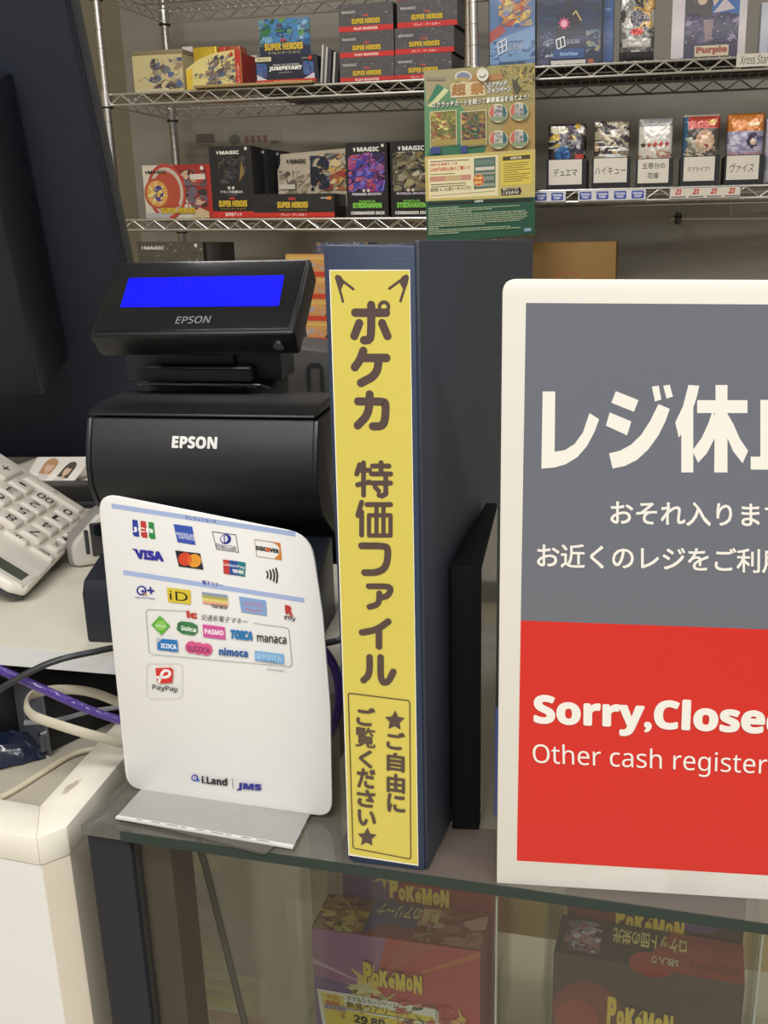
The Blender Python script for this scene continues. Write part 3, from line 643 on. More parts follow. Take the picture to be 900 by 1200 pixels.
g = G(); g.box(.012, .106, .006, .042, ZS - Tb.translation.z + .0006, -.0125, DARK, .001, T=Tl); g.obj('mount', pole)
for kx in range(3):
    pts = [Tl @ V((.012 + kx * .03, -.010, -.014)), Tl @ V((.03 + kx * .025, -.017, -.0125)), Tl @ V((.06 + kx * .02, -.016, -.013)), Tl @ V((.085 + kx * .01, -.008, -.016))]
    G().tube(pts, .0009, M('#4a4a4c', .4), 6).obj('wire', pole)

# ------------------------------------------------------------------ payment sign on acrylic stand
K0, K1 = hitZ(148, 922, ZC + .003), hitZ(388, 958, ZC + .003)
ke = (K1 - K0).normalized(); TK = frame(K0, ke); TKi = TK.inverted(); kn = TK.to_3x3() @ V((0, 1, 0))
def pmK(px, py): q = TKi @ hitP(px, py, K0, kn); return (q.x, q.z)
ps = thing('payment_sign', 'white rounded payment sign showing card and e-money logos on a clear stand', 'sign', TK)
def rounded(pts, r, n=6):
    o = []; N = len(pts)
    for i in range(N):
        p, a, b = V(pts[i]), V(pts[i - 1]), V(pts[(i + 1) % N]); d1, d2 = (a - p).normalized(), (b - p).normalized()
        A, B = p + d1 * r, p + d2 * r
        for k in range(n + 1):
            t = k / n; o.append(tuple((A * (1 - t) + p * t) * (1 - t) + (p * (1 - t) + B * t) * t))
    return o
cpts = [pmK(148.5, 923), pmK(388.5, 958), pmK(388, 800), pmK(364, 627), pmK(114, 577)]
outl = [cpts[0], cpts[1], pmK(389, 930), pmK(387, 830), pmK(378, 720), cpts[3], cpts[4]]
card_out = rounded([outl[0], outl[1], outl[2]], .0001)[:0]
card_out = corner(outl[0], outl[6], outl[1], .010) + corner(outl[1], outl[0], outl[2], .010) + [outl[3], outl[4]] + corner(outl[5], outl[4], outl[6], .013) + corner(outl[6], outl[5], outl[0], .012)
def bend(x, z): return max(0, z / .19) ** 3 * max(0, x - .085) ** 2 * 3.0 - .0
CARD = M('#eceae6', .28, var=.015, coat=.3)
card_out = [(x, max(z, -.0022)) for x, z in card_out]
G().prism(card_out, 1, .0, .0016, CARD, .0004).obj('sign_panel', ps)
i = Ink(base=.0001, eps=6e-6, pmap=lambda x, y: pmK(110 + x / 3.214, 570 + y / 3.214), rough=.35)
BAR = '#a9b9e0'; NV = '#2c2f8e'; GR = '#3a3a3c'
i.poly([(66, 64), (760, 170), (761, 189), (68, 82)], BAR); i.poly([(110, 314), (792, 420), (794, 438), (112, 333)], BAR)
i.text('クレジットカード', (345, 124), (462, 141), (343, 109), NV, .02); i.text('電子マネー', (410, 369), (488, 381), (408, 353), NV, .02)
for x, c in ((142, '#2c3f9a'), (173, '#c33a36'), (203, '#2e8a46')):
    d = (x - 142) * .15; i.poly([(x + 3, 124 + d), (x + 23, 127 + d), (x + 30, 190 + d), (x + 12, 188 + d), (x + 5, 180 + d)], c)
i.text('JCB', (147, 171), (226, 181), (144, 150), '#f2f0ee', .03)
i.poly([(300, 141), (371, 151), (384, 221), (316, 210)], '#3a55b0'); i.text('AMERICAN', (311, 182), (379, 193), (308, 170), '#dfe4f2', .02); i.text('EXPRESS', (322, 195), (381, 205), (320, 184), '#dfe4f2', .02)
i.line([(447, 170), (535, 182), (546, 248), (463, 236)], .00035, GR, closed=True); i.ell(497, 198, 21, 19, NV); i.ell(492, 197, 13, 14, '#e9e9ea'); i.line([(492, 186), (493, 209)], .0007, NV)
i.text('Diners Club', (463, 226), (537, 237), (461, 212), '#4a4c66', .01); i.text('INTERNATIONAL', (467, 233), (539, 243), (466, 227), '#4a4c66', .02)
i.line([(606, 199), (702, 213), (708, 277), (614, 262)], .00035, '#b9a58c', closed=True); i.poly([(672, 209), (702, 213), (709, 277), (680, 272), (698, 255), (700, 235), (692, 220)], '#d9832e')
i.text('DISCOVER', (612, 238), (698, 252), (611, 222), '#2b2b2d', .04); i.ell(657, 237, 8, 8, '#d9592e')
i.text('VISA', (160, 271), (265, 283), (153, 234), '#33309a', .05); i.poly([(143, 233), (160, 235), (168, 252)], '#33309a')
i.poly([(307, 240), (401, 252), (414, 313), (321, 301)], '#26252b'); i.ell(345, 273, 26, 25, '#d8452c'); i.ell(380, 279, 26, 25, '#e79b35'); i.ell(362, 276, 9, 18, '#e0682e')
i.poly([(487, 274), (510, 277), (513, 331), (490, 327)], '#c33d3a'); i.poly([(510, 277), (542, 281), (546, 335), (513, 331)], '#2f4f97'); i.poly([(542, 281), (573, 286), (570, 340), (546, 335)], '#1f7a80')
i.text('UnionPay', (490, 300), (571, 313), (489, 286), '#eceaea', .02); i.text('银联', (524, 324), (568, 331), (522, 309), '#eceaea', .03)
for n_a, (cx, hh) in enumerate(((655, 12), (667, 17), (679, 21), (690, 26))):
    i.line([(cx - 3, 331 - hh + n_a), (cx + 3, 331 + n_a), (cx - 1, 331 + hh + n_a * 1.5)], .0009, '#1f1f22', smooth=2)
i.ell(181, 391, 19, 18, NV); i.ell(181, 391, 12, 12, '#eceae8'); i.ell(186, 394, 6, 6, NV); i.line([(190, 400), (200, 410)], .0008, '#c9803a'); i.line([(203, 390), (229, 393)], .0011, NV, cap=False); i.line([(214, 377), (217, 404)], .0011, NV, cap=False); i.text('QUICPay', (158, 421), (234, 427), (157, 413), NV, .01, .2)
i.poly([(276, 379), (366, 390), (367, 444), (282, 434)], '#d9c23a'); i.text('iD', (288, 425), (356, 433), (286, 391), '#211c18', .0)
for kk, c in enumerate(('#8f9bb4', '#b7ab62', '#e0d27a', '#e2a58a')):
    i.poly([(408 + kk * 1.2, 396 + kk * 11), (505 + kk * .6, 408 + kk * 11), (505 + kk * .6, 420 + kk * 11), (409 + kk * 1.2, 407 + kk * 11)], c)
i.text('nanaco', (447, 455), (503, 462), (446, 441), '#4a443e', .02)
i.poly([(548, 413), (649, 428), (653, 486), (557, 471)], '#86a8d6'); i.text('WAON', (565, 448), (637, 456), (563, 429), '#c07a92', .0); i.line([(572, 459), (600, 467), (632, 467)], .0008, '#c07a92', smooth=2)
i.text('R', (723, 478), (750, 484), (720, 444), '#c23a3a', .05); i.line([(722, 487), (752, 487)], .0005, '#c23a3a'); i.text('Edy', (719, 503), (761, 509), (720, 484), '#2b2b58', .02)
i.line([(350, 468), (207, 462), (198, 470), (210, 622), (221, 631), (741, 677), (748, 668), (736, 537), (726, 530), (602, 513)], .0003, '#8b8b8b')
i.text('ic', (352, 493), (392, 497), (350, 466), '#c2412f', .04); i.text('交通系電子マネー', (405, 501), (579, 519), (407, 479), '#3a3a3e', .0)
i.poly([(251, 485), (289, 524), (257, 559), (218, 520)], '#5fae3c'); i.ell(254, 522, 20, 19, '#8cc85c'); i.text('KITACA', (236, 526), (276, 530), (236, 518), '#eaf2e0', .02)
i.poly([(318, 512), (332, 506), (372, 511), (392, 522), (393, 548), (378, 560), (334, 553), (314, 537)], '#3f7d4c'); i.text('Suica', (331, 539), (388, 548), (330, 521), '#e6eee4', .03)
for kk in range(8): i.ell(320 + (kk % 3) * 8, 516 + (kk // 3) * 12, 2.4, 2.4, '#1f3a28', 8)
i.poly([(412, 517), (495, 528), (498, 575), (415, 565)], '#d4569c'); i.text('PASMO', (420, 553), (491, 560), (419, 534), '#f4eaf0', .03)
i.text('TOICA', (515, 571), (600, 580), (517, 536), '#2c79b4', .06); i.text('manaca', (617, 582), (727, 592), (616, 557), '#232326', .02)
i.poly([(240, 570), (316, 577), (320, 622), (242, 613)], '#2d78ba'); i.poly([(238, 569), (262, 571), (240, 590)], '#b9bfc6'); i.text('ICOCA', (256, 606), (315, 612), (255, 588), '#e6eef4', .03)
for cx, cy in ((370, 603), (398, 608), (426, 612)): i.ell(cx, cy, 23, 23, '#d8588c')
i.text('SUGOCA', (356, 618), (440, 627), (355, 597), '#5a2340', .02); i.text('nimoca', (474, 634), (583, 642), (473, 603), '#2f5fa0', .03)
i.poly([(608, 616), (717, 629), (719, 667), (610, 653)], '#7fb2dd'); i.text('はやかけん', (616, 646), (711, 657), (615, 623), '#cfe4f4', .0); i.line([(637, 654), (690, 660)], .0003, '#4a6a8a'); i.text('※PiTaPaを除く', (655, 688), (722, 697), (655, 682), '#555558', .01)
# PayPay tile in the second view's pixels
i.pm = lambda x, y: pmK(130 + x / 3.103, 740 + y / 3.103)
i.line(i.rpts(133, 112, 262, 240, 16), .0003, '#c9c8c6', closed=True); i.poly([(165, 131), (221, 129), (229, 137), (226, 184), (180, 187), (170, 180)], '#d5352f'); i.line([(178, 180), (192, 140), (214, 140), (219, 152), (208, 164), (172, 164)], .0016, '#f3efee', smooth=1); i.text('PayPay', (154, 213), (247, 222), (153, 190), '#2b2b2d', .02)
i.ell(307, 529, 12, 12, NV); i.ell(307, 529, 7, 7, '#ecebea'); i.ell(307, 529, 3.6, 3.6, NV); i.ell(320, 538, 5, 5, '#3c64b4'); i.text('i.Land', (333, 549), (426, 559), (332, 521), '#2e2e32', .03)
i.line([(444, 533), (447, 567)], .0004, '#5a5a60'); i.text('JMS', (461, 574), (549, 582), (462, 545), '#34318c', .04)
i.obj('printed_logos', ps)
bp = [TKi @ hitZ(x, y, ZC) for x, y in ((133, 959), (166, 922), (374, 951), (312, 1003))]
bpl = [(p.x, p.y) for p in bp]
ol_ = corner(bpl[0], bpl[1], bpl[3], .007) + corner(bpl[3], bpl[0], bpl[2], .004) + [bpl[2], bpl[1]]
G().prism(ol_, 2, -.0027, -.0012, glassmat('stand_acrylic', '#a9acb2', 1.0, .1, haze=.35)).obj('acrylic_base', ps)
rp_ = [TKi @ hitZ(x, y, ZC + .0025) for x, y in ((138, 956), (167, 924), (364, 953), (345, 991))]
G().prism([(p.x, p.y) for p in rp_], 2, -.00115, -.0001, ribmat('#9a9a98', '#b8b8b5', 300, 'X')).obj('ribbed_pad', ps)
a, b = rp_[0], rp_[3]; dirp = (b - a).normalized(); nn = V((dirp.y, -dirp.x, 0))
g = G(); g.prism([tuple((a)[:2]), tuple((b)[:2]), tuple((b + nn * .0022)[:2]), tuple((a + nn * .0022)[:2])], 2, -.00118, .0001, M('#d8d8d4', .4)); g.obj('pad_edge', ps)
ik = Ink(base=-.0002); 
for kk in range(9):
    t0 = .12 + kk * .085; c_ = a + (b - a) * t0 + nn * .0011; e_ = a + (b - a) * (t0 + .03 + .02 * (kk % 3)) + nn * .0011
    ik.g.add([(c_.x, c_.y - .0003, .0002), (e_.x, e_.y - .0003, .0002), (e_.x, e_.y + .0003, .0002), (c_.x, c_.y + .0003, .0002)], [(0, 1, 2, 3)], M('#6e6e6c', .5))
ik.obj('pad_marks', ps)

# ------------------------------------------------------------------ navy binder with yellow label
B0, B1 = hitZ(409, 1010, ZC), hitZ(500, 1021.5, ZC)
be = (B1 - B0).normalized(); TBn = frame(B0, be); TBi = TBn.inverted(); bn = TBn.to_3x3() @ V((0, 1, 0)); bw_ = (B1 - B0).length; BH = .3135
bd = thing('file_binder', 'upright navy ring binder with a yellow spine label in Japanese', 'binder', TBn)
NB = M('#2b3850', .5, bump=.10, bscale=900); NBC = M('#2f343d', .48, bump=.10, bscale=900, var=.1, vscale=8)
G().box(.001, bw_ - .001, 0, .003, 0.0, BH, NB, .0012).obj('spine', bd)
C1 = TBi @ hitZ(524, 972, ZC); d1 = V((C1.x - bw_, C1.y, 0)).normalized()
def cover(x0, d, L, side):
    n = V((d.y, -d.x, 0)) * side; s = V((x0, .0015, 0)); P = [s, s + d * L, s + d * L + n * .0026, s + n * .0026]
    return [(p.x, p.y) for p in P]
G().prism(cover(bw_ - .002, d1, .246, 1), 2, 0.0, BH + .002, NBC, .0008).obj('cover', bd)
C0 = TBi @ hitP(522, 281, TBn @ V((0, .24, 0)), bn); d0 = V((C0.x, C0.y, 0)).normalized()
G().prism(cover(.002, d0, .242, -1), 2, 0.0, BH, NB, .0008).obj('cover', bd)
g = G()
for xx, zz in ((.010, BH - .0015), (bw_ - .010, BH - .001)):
    g.box(xx - .004, xx + .004, .0005, .006, zz - .002, zz + .0012, NB, .0008)
g.obj('spine_cap', bd)
for kx in range(4):
    a = V((.014 + kx * .004, .02, 0)); G().prism([(a.x, .02), (a.x + .0016, .02), (a.x + .0016 + d1.x * .2, .02 + .2), (a.x + d1.x * .2, .02 + .2)], 2, .006, BH - .022, M('#c9cbd0', .3)).obj('pocket_sheets', bd)
def pmB(px, py): q = TBi @ hitP(px, py, B0, bn); return (q.x, q.z)
i = Ink(base=.0002, eps=8e-6, pmap=pmB, rough=.3, coat=.5)
YL = M('#d9c85a', .3, coat=.6, bump=.10, bscale=55, var=.03)
i.poly([(386, 316), (480.6, 316), (490.4, 1014.5), (408.5, 1002)], M('#f2efdf', .3, coat=.5)); i.poly([(387.2, 317.2), (479.8, 317.2), (489.6, 1013), (409.6, 1000.6)], YL)
BR_ = M('#54413c', .35, coat=.6, bump=.15, bscale=70, var=.05)
z6 = lambda x, y: pmB(370 + x / 4.14, 270 + y / 4.14); z7 = lambda x, y: pmB(370 + x / 4.14, 530 + y / 4.14)
U = .0407 / 92 / 4.14 * 1.0      # one zoom pixel in metres on the label
i.pm = z6
for pts in ([(92, 226), (104, 213), (124, 222), (141, 250), (120, 296), (105, 268)], [(453, 224), (441, 212), (420, 222), (404, 248), (430, 296), (446, 262)]): i.poly(pts, BR_)
for pts in ([(133, 246), (183, 285)], [(104, 240), (133, 345)], [(410, 244), (358, 282)], [(446, 235), (412, 343)]): i.line(pts, 11 * U, BR_)
W_ = 35 * U
i.line([(192, 399), (342, 399)], W_, BR_); i.line([(270, 362), (270, 500), (262, 530), (235, 533)], W_, BR_, smooth=1); i.line([(212, 450), (188, 512)], W_, BR_); i.line([(323, 450), (349, 512)], W_, BR_)
i.line([(332 + 22 * math.cos(t), 370 + 22 * math.sin(t)) for t in (2 * math.pi * k / 20 for k in range(20))], 15 * U, BR_, closed=True)
i.line([(232, 584), (215, 630), (190, 664)], W_, BR_, smooth=2); i.line([(228, 618), (344, 618)], W_, BR_); i.line([(308, 622), (296, 700), (220, 740)], W_, BR_, smooth=3)
i.line([(206, 829), (330, 829), (341, 842), (338, 920), (322, 950), (278, 950)], W_, BR_, smooth=2); i.line([(263, 795), (258, 890), (204, 946)], W_, BR_, smooth=2)
i.pm = z7; w2 = 22 * U
for pts in ([(233, 50), (233, 207)], [(206, 86), (262, 86)], [(214, 60), (200, 105)], [(204, 157), (262, 143)], [(276, 66), (356, 66)], [(318, 50), (318, 102)], [(271, 104), (364, 104)], [(271, 148), (364, 148)], [(341, 118), (341, 200), (322, 211), (308, 207)], [(290, 168), (306, 186)]): i.line(pts, w2, BR_)
w3 = 19 * U
for pts in ([(224, 241), (205, 305)], [(224, 288), (224, 400)], [(250, 252), (364, 252)]): i.line(pts, w2, BR_)
i.line([(260, 304), (364, 304), (364, 402), (260, 402)], w3, BR_, closed=True); i.line([(296, 255), (296, 398)], w3, BR_); i.line([(330, 255), (330, 398)], w3, BR_)
W_ = 31 * U
i.line([(224, 452), (335, 452), (354, 466), (345, 555), (300, 582), (238, 582)], W_, BR_, smooth=2)
W_ = 27 * U
i.line([(259, 648), (350, 648), (368, 660), (352, 694), (322, 702)], W_, BR_, smooth=1); i.line([(310, 682), (308, 735), (262, 748)], W_, BR_, smooth=2)
W_ = 31 * U
i.line([(353, 819), (300, 858), (226, 872)], W_, BR_, smooth=2); i.line([(308, 852), (308, 940)], W_, BR_)
i.line([(263, 992), (263, 1075), (233, 1104)], W_, BR_, smooth=2); i.line([(316, 992), (316, 1112), (352, 1116), (378, 1062)], W_, BR_, smooth=2)
i.pm = pmB
i.line(rounded([(408.5, 811.5), (480.5, 820.5), (481.7, 1006), (414, 993)], 3), .00055, BR_, closed=True)
i.star(463, 844, 12.2, BR_, .5, 5, -math.pi / 2 + .05); i.star(430.5, 980.5, 11.6, BR_, .5, 5, -math.pi / 2 + .05)
for ch, x0, y0, x1, y1 in (('ご', 453, 857, 475, 878), ('自', 453.5, 881.5, 474.6, 903.5), ('由', 453.5, 906, 475, 928.5), ('に', 454, 929.6, 475.4, 951.5),
                           ('ご', 418, 828, 440, 850), ('覧', 416.7, 851.4, 440.4, 875), ('く', 421, 877.8, 437, 899), ('だ', 418.6, 899.8, 440.4, 923), ('さ', 418.5, 924.5, 440.4, 945), ('い', 419.6, 948.5, 441, 967)):
    sl = .13 * (x1 - x0); i.text(ch, (x0, y1 - sl / 2), (x1, y1 + sl / 2), (x0, y0 - sl / 2), BR_, .018 if ch == '覧' else .035)
i.obj('spine_label', bd)

# ------------------------------------------------------------------ black wedge stand between binder and sign
a, b = hitZ(521, 971.5, ZC), hitZ(561, 973, ZC); Tw = frame(a, b - a); Twi = Tw.inverted(); ww_ = (b - a).length
h0 = (Twi @ hitP(561, 664, b, Tw.to_3x3() @ V((0, 1, 0)))).z; bk = Twi @ hitZ(580, 892, ZC)
wn = Tw.to_3x3() @ V((0, 1, 0)); hk = (Twi @ hitP(580, 589, Tw @ V((0, bk.y, 0)), wn)).z
st = thing('black_stand', 'black wedge-shaped plastic stand between the navy binder and the closed-register sign', 'stand', Tw)
X0 = .0040; cd1 = Twi.to_3x3() @ (TBn.to_3x3() @ d1); X1 = X0 + bk.y * cd1.x / cd1.y
bm = bmesh.new(); vs = [bm.verts.new(p) for p in ((X0, 0, 0), (ww_, 0, 0), (bk.x, bk.y, 0), (X1, bk.y, 0), (X0, 0, h0), (ww_, 0, h0), (bk.x, bk.y, hk), (X1, bk.y, hk))]
for f in ((3, 2, 1, 0), (4, 5, 6, 7), (0, 1, 5, 4), (1, 2, 6, 5), (2, 3, 7, 6), (3, 0, 4, 7)): bm.faces.new([vs[j] for j in f])
bmesh.ops.bevel(bm, geom=bm.edges[:], offset=.0008, segments=2, profile=.5, affect='EDGES')
G().bm(bm, M('#08090b', .6, spec=.2)).obj('body', st)
sd_ = V((bk.x - ww_, bk.y, 0)); nn_ = V((sd_.y, -sd_.x, 0)).normalized() * .0006
g = G(); f_ = lambda t, z: V((ww_, 0, 0)) + sd_ * t + V((0, 0, z))
q4 = [f_(.05, .004), f_(.95, .004), f_(.95, h0 + (hk - h0) * .9), f_(.05, h0 - .002)]
g.add([tuple(p + nn_ * .2) for p in q4] + [tuple(p + nn_) for p in q4], [(3, 2, 1, 0), (4, 5, 6, 7), (0, 1, 5, 4), (1, 2, 6, 5), (2, 3, 7, 6), (3, 0, 4, 7)], M('#1b1c20', .18, coat=1)); g.obj('side_panel', st)

# ------------------------------------------------------------------ closed register sign
S0, S1 = hitZ(582, 1035, ZC), hitZ(900, 1054.5, ZC)
se = (S1 - S0).normalized(); TSg = frame(S0, se); TSi = TSg.inverted(); sgn = TSg.to_3x3() @ V((0, 1, 0))
def pmS(px, py): q = TSi @ hitP(px, py, S0, sgn); return (q.x, q.z)
tlx, tlz = pmS(591, 327); SWd = .212
sg = thing('closed_register_sign', 'white framed grey and red sign saying the register is closed', 'sign', TSg)
pa = [(0, 0), (SWd, 0), (SWd, tlz), (0, tlz)]
o_ = [pa[0], pa[1]] + corner(pa[2], pa[1], pa[3], .006) + corner(pa[3], pa[2], pa[0], .006)
G().prism(o_, 1, 0, .0035, M('#ebe6dc', .22, coat=.5, var=.015), .0004).obj('panel', sg)
i = Ink(base=.0001, eps=6e-6, pmap=pmS, rough=.22, coat=.6)
gx0, gz0 = pmS(609, 727); gx1 = SWd - gx0; gzt = pmS(615, 355)[1]; gzr = pmS(608, 1008.5)[1]; gxl = (gx0 + pmS(608, 1008)[0] + pmS(615, 355)[0]) / 3
i.pm = None; i.rect(gxl, gz0, SWd - gxl, gzt, '#6b6e77'); i.rect(gxl, gzr, SWd - gxl, gz0, '#d4221b'); i.pm = pmS
SW_ = '#f1ece2'
i.pm = lambda x, y: pmS(560 + x / 2.647, 300 + y / 2.647)
for P in ([(201, 420), (240, 420), (238, 607), (270, 602), (300, 583), (326, 547), (346, 487), (376, 506), (362, 545), (338, 590), (308, 624), (272, 646), (236, 656), (197, 659)],
          [(428, 419), (498, 447), (484, 483), (414, 455)], [(409, 485), (476, 513), (463, 556), (397, 526)],
          [(560, 459), (595, 474), (582, 512), (560, 556), (530, 598), (494, 632), (456, 651), (418, 659), (407, 612), (440, 604), (474, 586), (506, 555), (534, 512)],
          [(540, 405), (561, 402), (569, 445), (549, 451)], [(575, 402), (595, 399), (605, 436), (585, 442)],
          [(653, 400), (687, 402), (678, 440), (668, 470), (668, 671), (631, 671), (631, 553), (623, 563), (612, 516), (636, 466)],
          [(680, 447), (737, 447), (737, 400), (774, 400), (774, 447), (836, 447), (836, 487), (774, 487), (774, 671), (733, 671), (735, 487), (680, 487)],
          [(728, 480), (737, 500), (737, 560), (710, 612), (683, 641), (665, 604), (695, 562), (714, 520)], [(772, 486), (792, 520), (812, 566), (838, 604), (821, 643), (792, 606), (772, 560)],
          [(846, 622), (1095, 625), (1095, 665), (846, 662)], [(876, 446), (912, 446), (912, 626), (876, 626)], [(953, 402), (993, 402), (993, 626), (953, 626)], [(993, 492), (1078, 492), (1078, 532), (993, 532)],
          [(1112, 446), (1336, 449), (1336, 487), (1112, 484)], [(1112, 446), (1150, 446), (1150, 600), (1112, 600)], [(1298, 446), (1336, 446), (1336, 602), (1298, 602)], [(1112, 556), (1336, 560), (1336, 596), (1112, 592)], [(1205, 398), (1245, 398), (1245, 680), (1205, 680)]):
    i.poly(P, SW_)
i.pm = pmS
def row(txt, x, y, pitch, size, bold, slope=.0):
    for n, ch in enumerate(txt):
        vs, fs = textmesh(ch, bold); s = size
        X0, X1 = min(v[0] for v in vs), max(v[0] for v in vs); Y0, Y1 = min(v[1] for v in vs), max(v[1] for v in vs)
        bx = x + n * pitch; by = y + n * pitch * slope
        i.text(ch, (bx + X0 * s, by - Y0 * s), (bx + X1 * s, by - Y0 * s + (X1 - X0) * s * slope), (bx + X0 * s, by - Y1 * s), SW_, bold)
row('おそれ入りますが', 712.5, 612, 30.2, 30.5, .018, .016)
row('お近くのレジをご利用ください', 626.5, 662, 29.5, 30, .018, .024)
i.text('Sorry,Closed', (625.5, 857), (925, 871), (625, 811.5), SW_, .03); i.text('Other cash registers', (625, 900), (912, 914), (624, 870), SW_, -.004)
i.obj('printed_face', sg)
ft = TSi @ hitZ(578, 1000, ZC)
G().prism([(.0037, .036), (.02, .034), (.02, .08), (.0037, .098)], 0, -.0018, .012, M('#36457f', .3, coat=.5), .0006).obj('rear_support', sg)
G().prism([(.0037, .0), (.06, 0), (.0037, .16)], 0, .10, .104, M('#36457f', .3, coat=.5), .0006).obj('rear_support', sg)

# ------------------------------------------------------------------ wire shelving racks
def rack(label, T, L, D, zs, ztop, liners={}, name='wire_shelving_rack'):
    t = thing(name, label, 'shelving', T)
    for x in (0, L):
        for y in (0, D):
            g = G(); g.cyl((x, y, 0.0), (x, y, ztop), .0125, CHROME, 14)
            z = .05
            while z < ztop: g.cyl((x, y, z), (x, y, z + .0015), .0129, M('#8d8a85', .4, .9), 14); z += .05
            for zz in zs: g.cyl((x, y, zz - .036), (x, y, zz + .006), .0175, CHROME, 14); g.cyl((x, y, zz - .040), (x, y, zz - .036), .0185, DARK, 14)
            g.obj('post', t)
    for zz in zs:
        g = G(); r = .0033; hgt = .032
        def truss(p, q):
            p, q = V(p), V(q); d = q - p; n = max(2, round(d.length / .036))
            g.tube([p + V((0, 0, -.003)), q + V((0, 0, -.003))], r, CHROME2, 8); g.tube([p + V((0, 0, -hgt)), q + V((0, 0, -hgt))], r, CHROME2, 8)
            g.tube([p + d * (k / n) + V((0, 0, -.005 if k % 2 else -hgt + .002)) for k in range(n + 1)], .0024, CHROME2, 6)
        e = .017
        truss((e, 0, zz), (L - e, 0, zz)); truss((e, D, zz), (L - e, D, zz)); truss((0, e, zz), (0, D - e, zz)); truss((L, e, zz), (L, D - e, zz))
        n = int(L / .026)
        for k in range(1, n): g.tube([(L * k / n, 0, zz), (L * k / n, D, zz)], .0017, CHROME, 6)
        for y in (D * .33, D * .66): g.tube([(0, y, zz - .004), (L, y, zz - .004)], .0028, CHROME, 6)
        so = g.obj('shelf', t)
        if zz in liners:
            G().box(max(.02, L * liners[zz]), L - .02, .004, D - .004, zz - .0004, zz + .0020, M('#2b2926', .6)).obj('shelf_liner', so)
    return t
TL_ = yaw((-1.080, 3.01, 0), -16.0)
zA, zB_, zT, zD = HC + .413, HC + .0585, HC + .702, HC - .300
rack('chrome wire shelving rack at left full of superhero card boxes', TL_, 1.124, .345, (zD, zB_, zA, zT), 2.25, {zA: .4})
ra = math.radians(-10.0); ru = V((math.cos(ra), math.sin(ra), .0165)).normalized()
P0 = V((.040, 2.68, 0)); TR_ = frame(P0, ru)
RN = TR_.to_3x3() @ V((0, 1, 0)); TRi = TR_.inverted()
rz1 = (TRi @ hitP(760, 219.5, P0, RN)).z; rz2 = (TRi @ hitP(760, 71, P0, RN)).z
rack('chrome wire shelving rack at right with labelled bins of card packs', TR_, 1.20, .34, (HC - .30, rz1, rz2), 2.25, {rz1: 0, rz2: 0})

LN = TL_.to_3x3() @ V((0, 1, 0)); TLi = TL_.inverted()
def onL(px, py, off): return TLi @ hitP(px, py, TL_ @ V((0, off, 0)), LN)
def onR(px, py, off): return TRi @ hitP(px, py, TR_ @ V((0, off, 0)), RN)
def place(fn, T, x0, x1, ytop, off, zsh, ybot=None):
    """footprint on a shelf from the left, right and top edges as seen"""
    xm = (x0 + x1) / 2; yy = ybot if ybot else ytop + 40
    a, b = fn(x0, yy, off), fn(x1, yy, off); h = fn(xm, ytop, off).z - zsh
    return T @ Matrix.Translation((a.x, off, zsh)), b.x - a.x, h
DR = .0022   # top of the shelf wires above the shelf datum
WRAP = M('#565254', .3, coat=.6, bump=.5, bscale=45, var=.25, vscale=40)
def magic(k, x0, y0, x1, y1, c='#e8e4dc'):
    h = y1 - y0; k.poly([(x0, y1), (x0 + h * .5, y0 - h * .1), (x0 + h, y1), (x0 + h * .72, y0 + h * .6), (x0 + h * .5, y1 + h * .1), (x0 + h * .28, y0 + h * .6)], c); k.tbox('MAGIC', x0 + h * 1.2, y0, x1, y1, c, .03)
def heroes(k, x0, y0, x1, y1): k.tbox('SUPER HEROES', x0 - .001, y0 - .001, x1 + .001, y1 + .001, '#3a2a10', .07); k.tbox('SUPER HEROES', x0, y0, x1, y1, '#dcb93c', .04)
HEROCOL = ['#b9a88a', '#7a6a5c', '#5d6f92', '#8c7f6c', '#cfc19a', '#4a4856', '#6d5444']
# --- upper shelf of the left rack
def d_pack(k, w, h):
    k.rect(0, 0, w, h, '#cfc08e'); k.art(.35 * w, .08 * h, w, .9 * h, HEROCOL, 36, 21, .08, .28); k.art(.1 * w, .3 * h, .5 * w, .42 * h, ['#4a5a9a', '#7a6a8a', '#3a4a86'], 8, 22, .3, .6); k.rect(.05 * w, .02 * h, .7 * w, .10 * h, '#ddd4b4')
    k.tbox('SUPER HEROES', .1 * w, .035 * h, .62 * w, .085 * h, '#b0a070', .02)
T, w_, h_ = place(onL, TL_, 158, 216, 64, .03, zA + DR)
t = sbox('cream card bundle in clear wrap at the left end of the upper shelf', T, w_, .09, h_, '#cbbd90', d_pack)
G().box(0, w_, .005, .085, h_, h_ + .014, M('#8f7f62', .3, coat=.6), .003).obj('wrap_fold', t)
def d_pack2(k, w, h):
    k.poly([(0, 0), (.93 * w, 0), (.93 * w, h * .93), (.55 * w, h * .92), (.25 * w, .78 * h), (0, .55 * h)], '#e3d28a'); k.poly([(0, 0), (.1 * w, 0), (.12 * w, .55 * h), (0, .52 * h)], '#e6c23e')
    k.art(.35 * w, .05 * h, .92 * w, .86 * h, HEROCOL, 36, 31, .08, .26); k.art(.06 * w, .3 * h, .4 * w, .42 * h, ['#4a5a9a', '#3a4a86', '#8a5a4a'], 8, 32, .3, .6)
    k.rect(.90 * w, 0, w, .96 * h, '#c23a30'); k.text('プレイ・ブースター', (.975 * w, .1 * h), (.975 * w, .62 * h), (.92 * w, .1 * h), '#f0d8b0', .02); k.ell(.84 * w, .86 * h, .03 * w, .03 * w, '#c23a30'); k.rect(.1 * w, .03 * h, .5 * w, .13 * h, '#d8c890')
T, w_, h_ = place(onL, TL_, 219, 284, 58, .03, zA + DR)
t = thing('pack_display', 'open yellow display box of card packs with a red side strip, upper shelf', 'display box', T)
